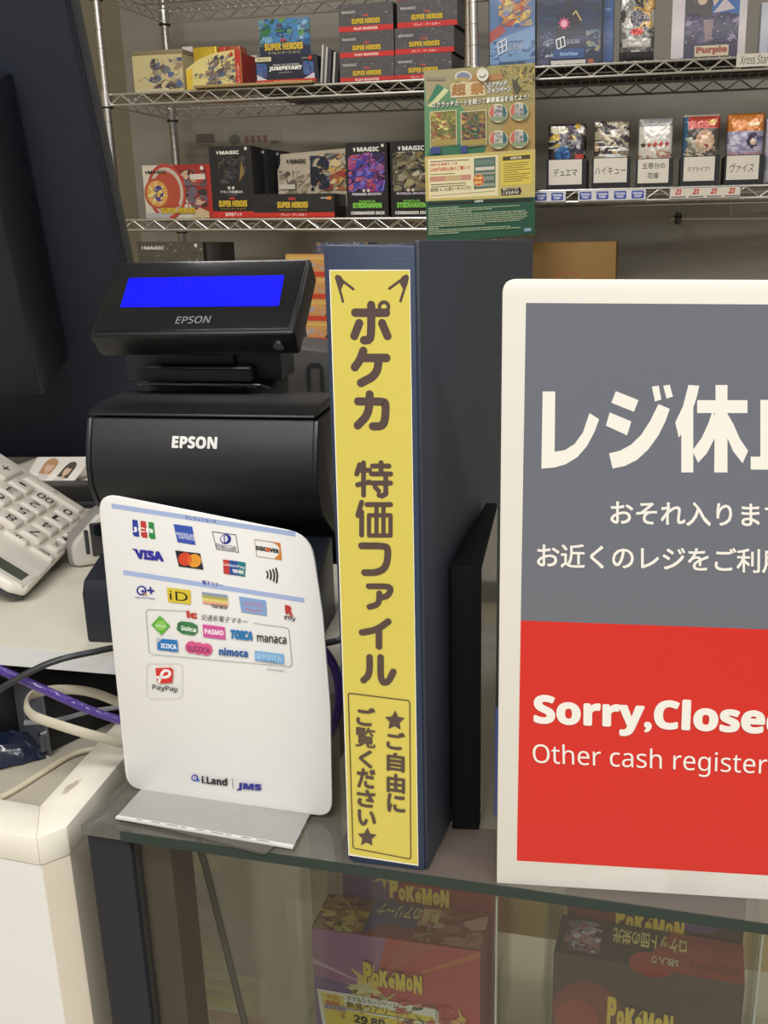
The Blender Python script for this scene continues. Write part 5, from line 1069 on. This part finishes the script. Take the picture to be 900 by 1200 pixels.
# bins with labels
BINS = [('デュエマ', (640, 687, 220), (643, 682, 188, 217), 'bin labelled with four bold katakana and holding black and gold packs', (642, 685, 146.5), 0),
        ('ハイキュー', (693.5, 737.5, 217), (695.5, 735, 186, 214.5), 'bin with a five-character katakana label holding manga print packs', (695, 736, 143), 1),
        ('五等分の\n花嫁', (744.5, 788.5, 216), (747, 784, 187, 215), 'bin with a two-line kanji label holding white packs', (748, 788, 139), 2),
        ('ラブライブ！', (796.5, 842.5, 214.5), (800.5, 838, 184.5, 212.5), 'bin with a small katakana label holding red-topped packs', (797.5, 848, 135), 3),
        ('ヴァイス', (848, 894, 213), (850.5, 890, 183, 211), 'bin with a handwritten label holding orange-topped packs', (849, 895, 134), 4)]
PK = [shapes('#3a3438', rnd_items(11, ['#c9a83e', '#8d8a90', '#4a3f5a', '#6a4a3a', '#d8d0c8', '#2a2630'], 40, v0=.3) + [('e', .4, .2, .2, .22, '#2f6aa0'), ('e', .42, .2, .1, .12, '#1f4a80'), ('r', .85, .12, .12, .1, '#c9402e'), ('e', .3, .85, .25, .1, '#c9c2a8')], .40),
      shapes('#b5a890', rnd_items(12, ['#d8cfc0', '#4a4442', '#8a7a68', '#e0dcd4', '#2e2a2a', '#c9a878'], 46) + [('d', .6, .3, .35, .06, '#efece6'), ('d', .55, .12, .3, .05, '#efece6'), ('d', .6, .3, .2, .02, '#26221f')], .40),
      shapes('#dcd6cc', [('r', .5, .9, .5, .1, '#9a9a9a'), ('r', .5, .86, .4, .02, '#b9b8b6')] + [('e', .15 + .17 * n, .35, .07, .05, ('#4a3a30', '#b8504a', '#c0524a', '#c84a40', '#b84a44')[n]) for n in range(5)] + rnd_items(13, ['#c9a890', '#b5886e', '#e0d0c0'], 14, .03, .09, v1=.2), .40),
      shapes('#4f4a3f', [('r', .55, .82, .5, .14, '#b03a2c'), ('e', .8, .82, .12, .06, '#c9a04a'), ('r', .06, .5, .06, .5, '#2f5a78'), ('e', .6, .36, .26, .26, '#d0a888'), ('e', .62, .33, .15, .17, '#e0c0a4'), ('e', .66, .26, .05, .05, '#8a3a34'), ('d', .25, .3, .1, .15, '#b9b4a0'), ('r', .5, .97, .5, .03, '#c9c0b0')] + rnd_items(14, ['#c9b8a0', '#7a7460', '#a89a80'], 16, .03, .1, v1=.25), .40),
      shapes('#a79fb8', [('r', .5, .8, .5, .22, '#c8792e'), ('r', .72, .74, .16, .05, '#d8c49a'), ('e', .7, .36, .16, .2, '#3a3448'), ('e', .72, .33, .08, .1, '#d8bca8'), ('e', .2, .3, .16, .2, '#cfcad8'), ('r', .5, .05, .5, .05, '#b08a98')] + rnd_items(15, ['#8a84a8', '#c0b8cc', '#6a6488'], 14, .03, .1, v1=.5), .40)]
packlab = ['black and gold foil pack', 'manga print foil pack', 'white foil pack with a silver top', 'red-topped foil pack with a smiling face', 'orange-topped foil pack']
for n, (txt, (x0, x1, yb), (lx0, lx1, ly0, ly1), lab, (kx0, kx1, kyt), pi) in enumerate(BINS):
    a, b = onR(x0, yb, .012), onR(x1, yb, .012); wd = b.x - a.x; hb_ = onR(x0, ly0 - 1, .012).z - (rz1 + DR)
    Tn = TR_ @ Matrix.Translation((a.x, .012, rz1 + DR))
    t = thing('storage_bin', 'black ' + lab, 'bin', Tn, 'labelled bins on the right rack')
    BM_ = M('#141416', .4); g = G(); g.box(0, wd, 0, .003, 0, hb_, BM_); g.box(0, .003, .003, .12, 0, hb_, BM_); g.box(wd - .003, wd, .003, .12, 0, hb_, BM_); g.box(.003, wd - .003, .117, .12, 0, hb_ * .8, BM_); g.box(.003, wd - .003, .003, .117, 0, .003, BM_); g.obj('bin_body', t)
    la = Tn.inverted() @ (TR_ @ onR(lx0, ly1, .012)); lb = Tn.inverted() @ (TR_ @ onR(lx1, ly0, .012)); lw = lb.x - la.x; lh = hb_ - .003 - max(.002, la.z)
    G().box(la.x, la.x + lw, -.0014, -.0002, max(.002, la.z), hb_ - .002, M('#e2d9cc', .5)).obj('label_card', t)
    k = Ink(base=.0015); zc = max(.002, la.z) + lh / 2
    if '\n' in txt: k.tbox('五等分の', la.x + .14 * lw, zc + .1 * lh, la.x + .88 * lw, zc + .36 * lh, '#1f1d1c', .01); k.tbox('花嫁', la.x + .32 * lw, zc - .32 * lh, la.x + .68 * lw, zc - .06 * lh, '#1f1d1c', .01)
    else:
        ex = ((.14, .86, .16), (.03, .97, .16), 0, (.12, .84, .10), (.1, .84, .20))[n]; k.tbox(txt, la.x + ex[0] * lw, zc - ex[2] * lh, la.x + ex[1] * lw, zc + ex[2] * lh, '#1f1d1c', (.01, .0, 0, .012, -.012)[n], .25 if n == 4 else 0)
    k.obj('label_text', t)
    pa_, pb_ = onR(kx0, 170, .03), onR(kx1, 170, .03); ph = onR(kx0, kyt, .03).z - (rz1 + DR) - .004; pw = min(pb_.x - pa_.x, .9); px0 = pa_.x
    pw2 = min(pw, wd - .0075); px0 = min(max(px0, a.x + .0037), a.x + wd - .0037 - pw2)
    if n in (3, 4): ph2 = ph
    for m_ in range(3):
        tl_ = packlab[pi] + (' at the front of its black bin' if m_ == 0 else ' behind the front pack in its bin')
        Tk = TR_ @ Matrix.Translation((px0 + (0, -.0, .001)[m_], .030 + m_ * .022, rz1 + DR + .0035)) @ Matrix.Rotation(math.radians((0, .4, -.4)[m_] if n == 1 else 0), 4, 'Y')
        foil('card_pack', tl_, Tk, pw2, ph * (1, .99, .985)[m_] + (.003 if n == 1 and m_ else 0), PK[pi], th=.017, nx=30, nz=40, group=('packs behind the front one in bin with ' + packlab[pi]) if m_ else None, seed=n * 7 + m_)
# partly cut pack at the edge of the picture
a = onR(894.5, 170, .03)
foil('card_pack', 'pale lilac foil pack cut off at the right end of the bin row', TR_ @ Matrix.Translation((a.x + .004, .03, rz1 + DR)), .10, onR(897, 139, .03).z - rz1 - DR, shapes('#b9b4c4', rnd_items(16, ['#8f8aa8', '#d0ccd8', '#5a5670'], 20)), th=.018, seed=99)
# price strips on the lower rail
def strip(label, x0, x1, y0, y1, items, kind):
    a, b = onR(x0, y1, -.006), onR(x1, y0, -.006); zc = (rz1 - .0175); h_ = .026
    t = thing('price_strip', label, 'label strip', TR_ @ Matrix.Translation((a.x, -.0065, zc - h_ / 2))); w_ = b.x - a.x
    G().box(0, w_, 0, .0015, 0, h_, M('#d9d8da' if kind == 'b' else '#ddd2c4', .4)).obj('strip_body', t); k = Ink()
    for (p, q_) in items:
        u, v = onR(p, y1, -.006).x - a.x, onR(q_, y1, -.006).x - a.x
        if kind == 'b': k.rrect(u, .12 * h_, v, .88 * h_, .003, '#3f4fa0'); k.tbox('TAKARA', u + .1 * (v - u), .52 * h_, v - .1 * (v - u), .74 * h_, '#dfe2f0', .03); k.tbox('TOMY', u + .2 * (v - u), .24 * h_, v - .2 * (v - u), .46 * h_, '#dfe2f0', .03)
        else: k.tbox('Zi', u + .28 * (v - u), .38 * h_, v - .3 * (v - u), .92 * h_, '#c8402e', .03, .2); k.rect(u + .05 * (v - u), .08 * h_, v - .02 * (v - u), .22 * h_, '#7d7a76')
    k.obj('strip_print', t)
strip('label strip with blue tags next to the green poster', 616, 663, 219, 231, [(627, 640.5), (646, 660)], 'b')
strip('label strip with four blue tags on the lower right rail', 677.5, 757, 218, 230, [(679, 693), (699, 713), (719.5, 734), (740, 754.5)], 'b')
strip('cream label strip with four red marks on the lower right rail', 785, 868, 216, 228, [(786, 804), (806, 825), (827, 846), (848, 867)], 'r')
# hanging bar under the shelf
wn_ = TW.to_3x3() @ V((0, 1, 0)); HP = WO - WV * .09
a, b = hitP(786, 256, HP, wn_), hitP(960, 258, HP, wn_)
t = thing('hanging_bar', 'thin chrome hanging bar with a clamp under the labelled bins', 'bar', TW @ Matrix.Translation(TW.inverted() @ a)); w_ = (b - a).length
G().tube([(0, 0, 0), (w_, 0, 0)], .004, CHROME2, 10).obj('bar', t)
for xx in (.022, w_ - .03):
    g = G(); g.cyl((xx, 0, -.018), (xx, 0, .018), .008, M('#5f5b56', .35, .9), 12); g.cyl((xx - .011, 0, .0), (xx + .011, 0, 0), .011, M('#5f5b56', .35, .9), 14); g.cyl((xx, .0, 0), (xx, .092, 0), .005, M('#6f6b66', .35, .9), 10); g.obj('clamp', t)
hk_ = G(); x_ = .175; hk_.tube([(x_, 0, -.006), (x_ + .004, -.004, .004), (x_ + .002, -.004, .03), (x_ - .002, -.003, .055)], .001, CHROME, 6); hk_.obj('wire_hook', t)
# cardboard box
a, b = onR(601, 300, .08), onR(722, 300, .08); zz = HC - .30 + DR; h_ = onR(680, 283, .08).z - zz
t = thing('cardboard_box', 'brown cardboard box on the low shelf behind the closed-register sign', 'box', TR_ @ Matrix.Translation((a.x, .08, zz))); w_ = b.x - a.x
CBM = M('#8f6c38', .7, var=.08, vscale=10); g = G(); g.box(0, w_, 0, .22, 0, h_, CBM, .002); g.obj('carton', t); G().box(0, w_, -.0004, .0, h_ - .0006, h_, M('#6d5230', .7)).obj('flap_seam', t)
k = Ink(); k.rrect(.42 * w_, h_ - .115, .64 * w_, h_ - .085, .004, '#b0563a'); k.rrect(.43 * w_, h_ - .112, .63 * w_, h_ - .088, .003, '#8f6c38'); k.obj('red_stamp', t)

# ------------------------------------------------------------------ poster hung on the rack posts
PY = 2.625
pc = [hitY(x, y, PY) for x, y in ((501, 286), (626.5, 276), (496.5, 83), (627, 73.5))]
Tp = frame(pc[0], pc[1] - pc[0]); Tpi = Tp.inverted(); pn = Tp.to_3x3() @ V((0, 1, 0))
def pmQ(px, py): q = Tpi @ hitP(px, py, pc[0], pn); return (q.x, q.z)
po = thing('campaign_poster', 'green and gold campaign poster hanging in front of the rack posts', 'poster', Tp)
oc_ = [pmQ(501, 286), pmQ(626.5, 276), pmQ(627, 73.5), pmQ(496.5, 83)]
G().prism(oc_, 1, 0, .0012, M('#8d8a5c', .4)).obj('sheet', po)
i = Ink(base=.0002, eps=1.6e-5, pmap=pmQ, rough=.35)
i.poly([(497, 83), (627, 73.5), (626.8, 180), (498, 186)], '#a79a62'); i.poly([(497, 95), (520, 97), (560, 150), (540, 185), (498, 186)], '#5f8f62'); i.poly([(560, 186), (600, 135), (626.9, 120), (626.9, 180)], '#b08f4e'); i.poly([(497, 84), (545, 80), (500, 125)], '#a59a72'); i.poly([(500, 122), (512, 98), (523, 104), (517, 113)], '#2f7a58'); i.poly([(501, 125), (521, 103), (526, 106), (508, 125)], '#d8d8a0'); i.poly([(499, 187), (505, 172), (545, 168), (570, 172), (565, 186)], '#2f7050')
R = random.Random(6)
for n in range(120):
    x, y = R.uniform(580, 624), R.uniform(77, 116); a_ = math.atan2(y - 101, x - 600) + R.uniform(-.5, .5); L = R.uniform(5, 16)
    ex_, ey_ = min(626.4, max(572, x + L * math.cos(a_))), min(121, max(77.5, y + L * math.sin(a_)))
    if x < 592 and y > 96: continue
    i.poly([(x, y), (ex_, ey_), (x + 2.6, y + 1.8)], R.choice(['#c9b04e', '#b59a3e', '#d8c46a', '#6a6238', '#8f7c3a', '#4f4a30', '#d0b858', '#a08c48']))
i.poly([(600, 92), (606, 96), (611, 104), (606, 112), (601, 104)], '#4f4a34')
i.rrect(499, 91, 522, 94.5, 1.2, '#8a8064'); i.ell(543, 90, 10, 7, '#d8d4c0'); i.ell(543, 90.5, 8.2, 5.6, '#7a86a0'); i.rect(535, 91, 550, 96, '#b59a5a')
i.poly([(528, 98), (568, 95), (569, 112), (528, 115)], '#d8c9a0'); i.text('超', (529, 113), (546, 112), (529, 98.5), '#a8743a', .05); i.text('祭', (551, 112), (568, 110.5), (551, 97.5), '#b5803e', .05); i.poly([(553, 88), (568, 86), (569, 95), (553, 96)], '#b5844a'); i.poly([(572, 88), (588, 86), (589, 93), (572, 95)], '#b5804a')
i.text('スクラッチ', (570, 103.5), (593, 101), (572, 96.5), '#8a8a90', .09); i.text('キャンペーン', (571, 111), (598, 108), (572, 103), '#8a8a90', .09); i.text('スクラッチ', (570, 103.5), (593, 101), (572, 96.5), '#ece9e4', .03); i.text('キャンペーン', (571, 111), (598, 108), (572, 103), '#ece9e4', .03)
for cc_, bo_ in (('#26341f', .11), ('#f6f2de', .03)): i.text('スクラッチカートを削って豪華賞品を当てよう！', (506, 127), (619, 117), (506.5, 120), cc_, bo_)
for (x0, x1, c1, sd) in ((503.5, 535, ['#c9b85a', '#8a8a3e', '#5a5a30', '#e0d488', '#a05a3a', '#6a7a40'], 1), (539.5, 570, ['#6a5a3a', '#4a3f5a', '#a8843e', '#2f6a4a', '#c9a050', '#8a4a3a', '#3a3448'], 2)):
    i.poly([(x0, 131), (x1, 128.5), (x1 + .6, 170), (x0 + .8, 173)], '#d8d0a0'); i.poly([(x0 + 1, 132), (x1 - 1, 129.5), (x1 - .6, 169), (x0 + 1.6, 171.5)], '#7a7440'); i.art(x0 + 1.5, 132.5, x1 - 1.5, 166, c1, 60, sd, .08, .3); i.poly([(x0 + 2, 165), (x1 - 1, 162.5), (x1 - .6, 169), (x0 + 2, 171.5)], '#a8924e')
i.poly([(505, 173), (516, 172), (516, 180), (505, 181)], '#3a4a86'); i.poly([(540, 171), (547, 170.5), (547, 179), (540, 180)], '#3a4a86')
for (cx, cy) in ((583.5, 133), (608, 131), (584, 164), (608, 163)):
    i.ell(cx, cy, 11.2, 11, '#d8cfa8'); i.poly([(cx - 10.5, cy), (cx - 8, cy - 7), (cx - 5, cy - 9.5), (cx - 4, cy + 9), (cx - 8, cy + 7)], '#c96a5a'); i.poly([(cx + 10.5, cy), (cx + 8, cy - 7), (cx + 5, cy - 9.5), (cx + 4, cy + 9), (cx + 8, cy + 7)], '#3a6a6e'); i.rect(cx - 5, cy - 9, cx + 5, cy + 6, '#cfc8b8'); i.art(cx - 4.5, cy - 8.5, cx + 4.5, cy + 4, ['#7a7488', '#a8a0a8', '#5f5a6a', '#8a9a8a'], 14, int(cx), .15, .4); i.rect(cx - 8, cy + 4, cx + 8, cy + 9, '#8a9a78')
i.poly([(498, 184), (627, 175), (626.7, 231), (499, 236)], '#cdbb72'); i.poly([(501.5, 187), (583.5, 182), (583.5, 229), (503, 233)], '#ece0b4')
RDc = '#c8482e'
i.text('1回のお会計につき', (504, 195.5), (536, 193.5), (504, 191.8), RDc, .03); i.text('2,000円(税込)毎のご購入で', (504, 202.5), (551, 199.5), (504, 197), RDc, .03); i.line([(504.5, 190), (550, 187.5)], .0022, '#6a5a40', cap=False); i.line([(504.5, 205), (533, 203.5)], .002, '#7a6a48', cap=False)
i.poly([(504, 207.5), (552, 204.5), (552, 211), (504, 213.5)], '#c9907a'); i.poly([(522, 206.5), (540, 205.3), (540, 211.7), (522, 212.7)], '#c9b080'); i.line([(505, 217), (546, 214.5)], .0022, '#6a5a40', cap=False); i.line([(505, 219.6), (546, 217.2)], .002, '#6a5a40', cap=False)
i.text('期間 6.13(金)〜8.31(日)', (504.5, 226), (552, 222.5), (504.5, 221), '#3f4a34', .02); i.line([(505, 230), (580, 224)], .0014, '#8a7a58', cap=False)
i.poly([(555.5, 186), (580.5, 184), (580.5, 220), (555.5, 222)], '#4f6a5a'); i.poly([(557, 188), (579, 186.4), (579, 193), (557, 194.5)], '#6a8474'); i.poly([(557, 196.5), (579.5, 195), (579.5, 199), (557, 200.5)], '#d8d0c0'); i.poly([(557, 203), (579.5, 201.5), (579.5, 204), (557, 205.5)], '#a8a090'); i.poly([(567, 207), (579, 206), (579, 211), (567, 212)], '#8a9484'); i.poly([(557, 216), (579.5, 214.5), (579.5, 218), (557, 219.5)], '#9aa08e'); i.ell(561, 211.5, 6.6, 7, '#e0a07a'); i.ell(561, 211.5, 5.8, 6.2, '#c9502e'); i.text('先着', (556.5, 211), (565, 210.4), (556.5, 207.4), '#f0d070', .04); i.text('限定', (556.5, 216), (565, 215.4), (556.5, 212.4), '#f0d070', .04)
i.poly([(587, 182), (622.5, 179), (623, 215.5), (587.5, 218)], '#e2c94e'); i.poly([(589, 184), (621, 181.5), (621, 186.5), (589, 189)], '#4a3f2a'); i.text('応募方法', (598, 187.3), (611, 186.3), (598, 184), '#e0d8b0', .04)
for n in range(9):
    y = 192.5 + n * 2.6; i.line([(590, y), (590 + (30, 29, 24, 31, 17, 31, 27, 30, 22)[n], y - (2.3, 2.2, 1.8, 2.4, 1.3, 2.4, 2, 2.3, 1.7)[n])], .0018, '#7a6838', cap=False)
i.poly([(587, 221.5), (609.5, 219.8), (611, 224), (609.5, 228), (587.5, 229.5)], '#24201c'); i.text('詳しくは', (589, 223.6), (607, 222.3), (589, 221.4), '#e8e0c8', .03); i.text('こちらから!!', (589, 228.4), (607.5, 227), (589, 224.6), '#e8e0c8', .04)
i.poly([(499, 236.5), (626.8, 231), (626.6, 274), (501, 286)], '#20543c'); i.poly([(502, 238), (623.5, 232), (623.5, 236.5), (502, 241)], '#18231e'); i.text('注意事項', (556, 237.6), (566, 237.1), (556, 234.6), '#cfd8c0', .04)
R = random.Random(5)
for n in range(15):
    y = 245 + n * 2.15; full = (.3, .9, .62, .42, .95, .98, .96, .97, .94, .9, .55, .1, .8, .9, .3)[n]; x = 502.3; end = 502.3 + 119 * full
    while x < end:
        L = R.uniform(2, 9); x2 = min(end, x + L); f0, f1 = (x - 502) * .055, (x2 - 502) * .055
        i.poly([(x, y - f0), (x2, y - f1), (x2, y - f1 - 1.05), (x, y - f0 - 1.05)], '#a9b894'); x = x2 + R.uniform(.3, .9)
i.poly([(614, 267.5), (622, 267), (622, 271), (614, 271.5)], '#8aa8c0')
i.obj('poster_print', po)
# round white hook holding the poster
q = hitY(565.5, 88, PY - .004)
t = thing('round_hook', 'round white hook button at the top of the campaign poster', 'hook', frame(q, pc[1] - pc[0]))
g = G(); g.cyl((0, 0, 0), (0, -.008, 0), .0155, M('#e6e0d0', .4), 24); g.obj('button', t)
k = Ink(base=.0083); k.line([(-.008, -.003), (-.001, -.008), (.008, -.001)], .0022, '#3a3228', smooth=2); k.obj('printed_arc', t)
G().tube([(.0, -.004, -.014), (.006, -.005, -.022), (.014, -.004, -.034)], .0016, M('#d8d4c8', .3), 8).obj('hook_tail', t)
G().tube([(.0, -.004, .010), (.012, -.002, .022), (.017, .03, .03)], .0012, M('#3a3834', .4), 8).obj('wire', t)
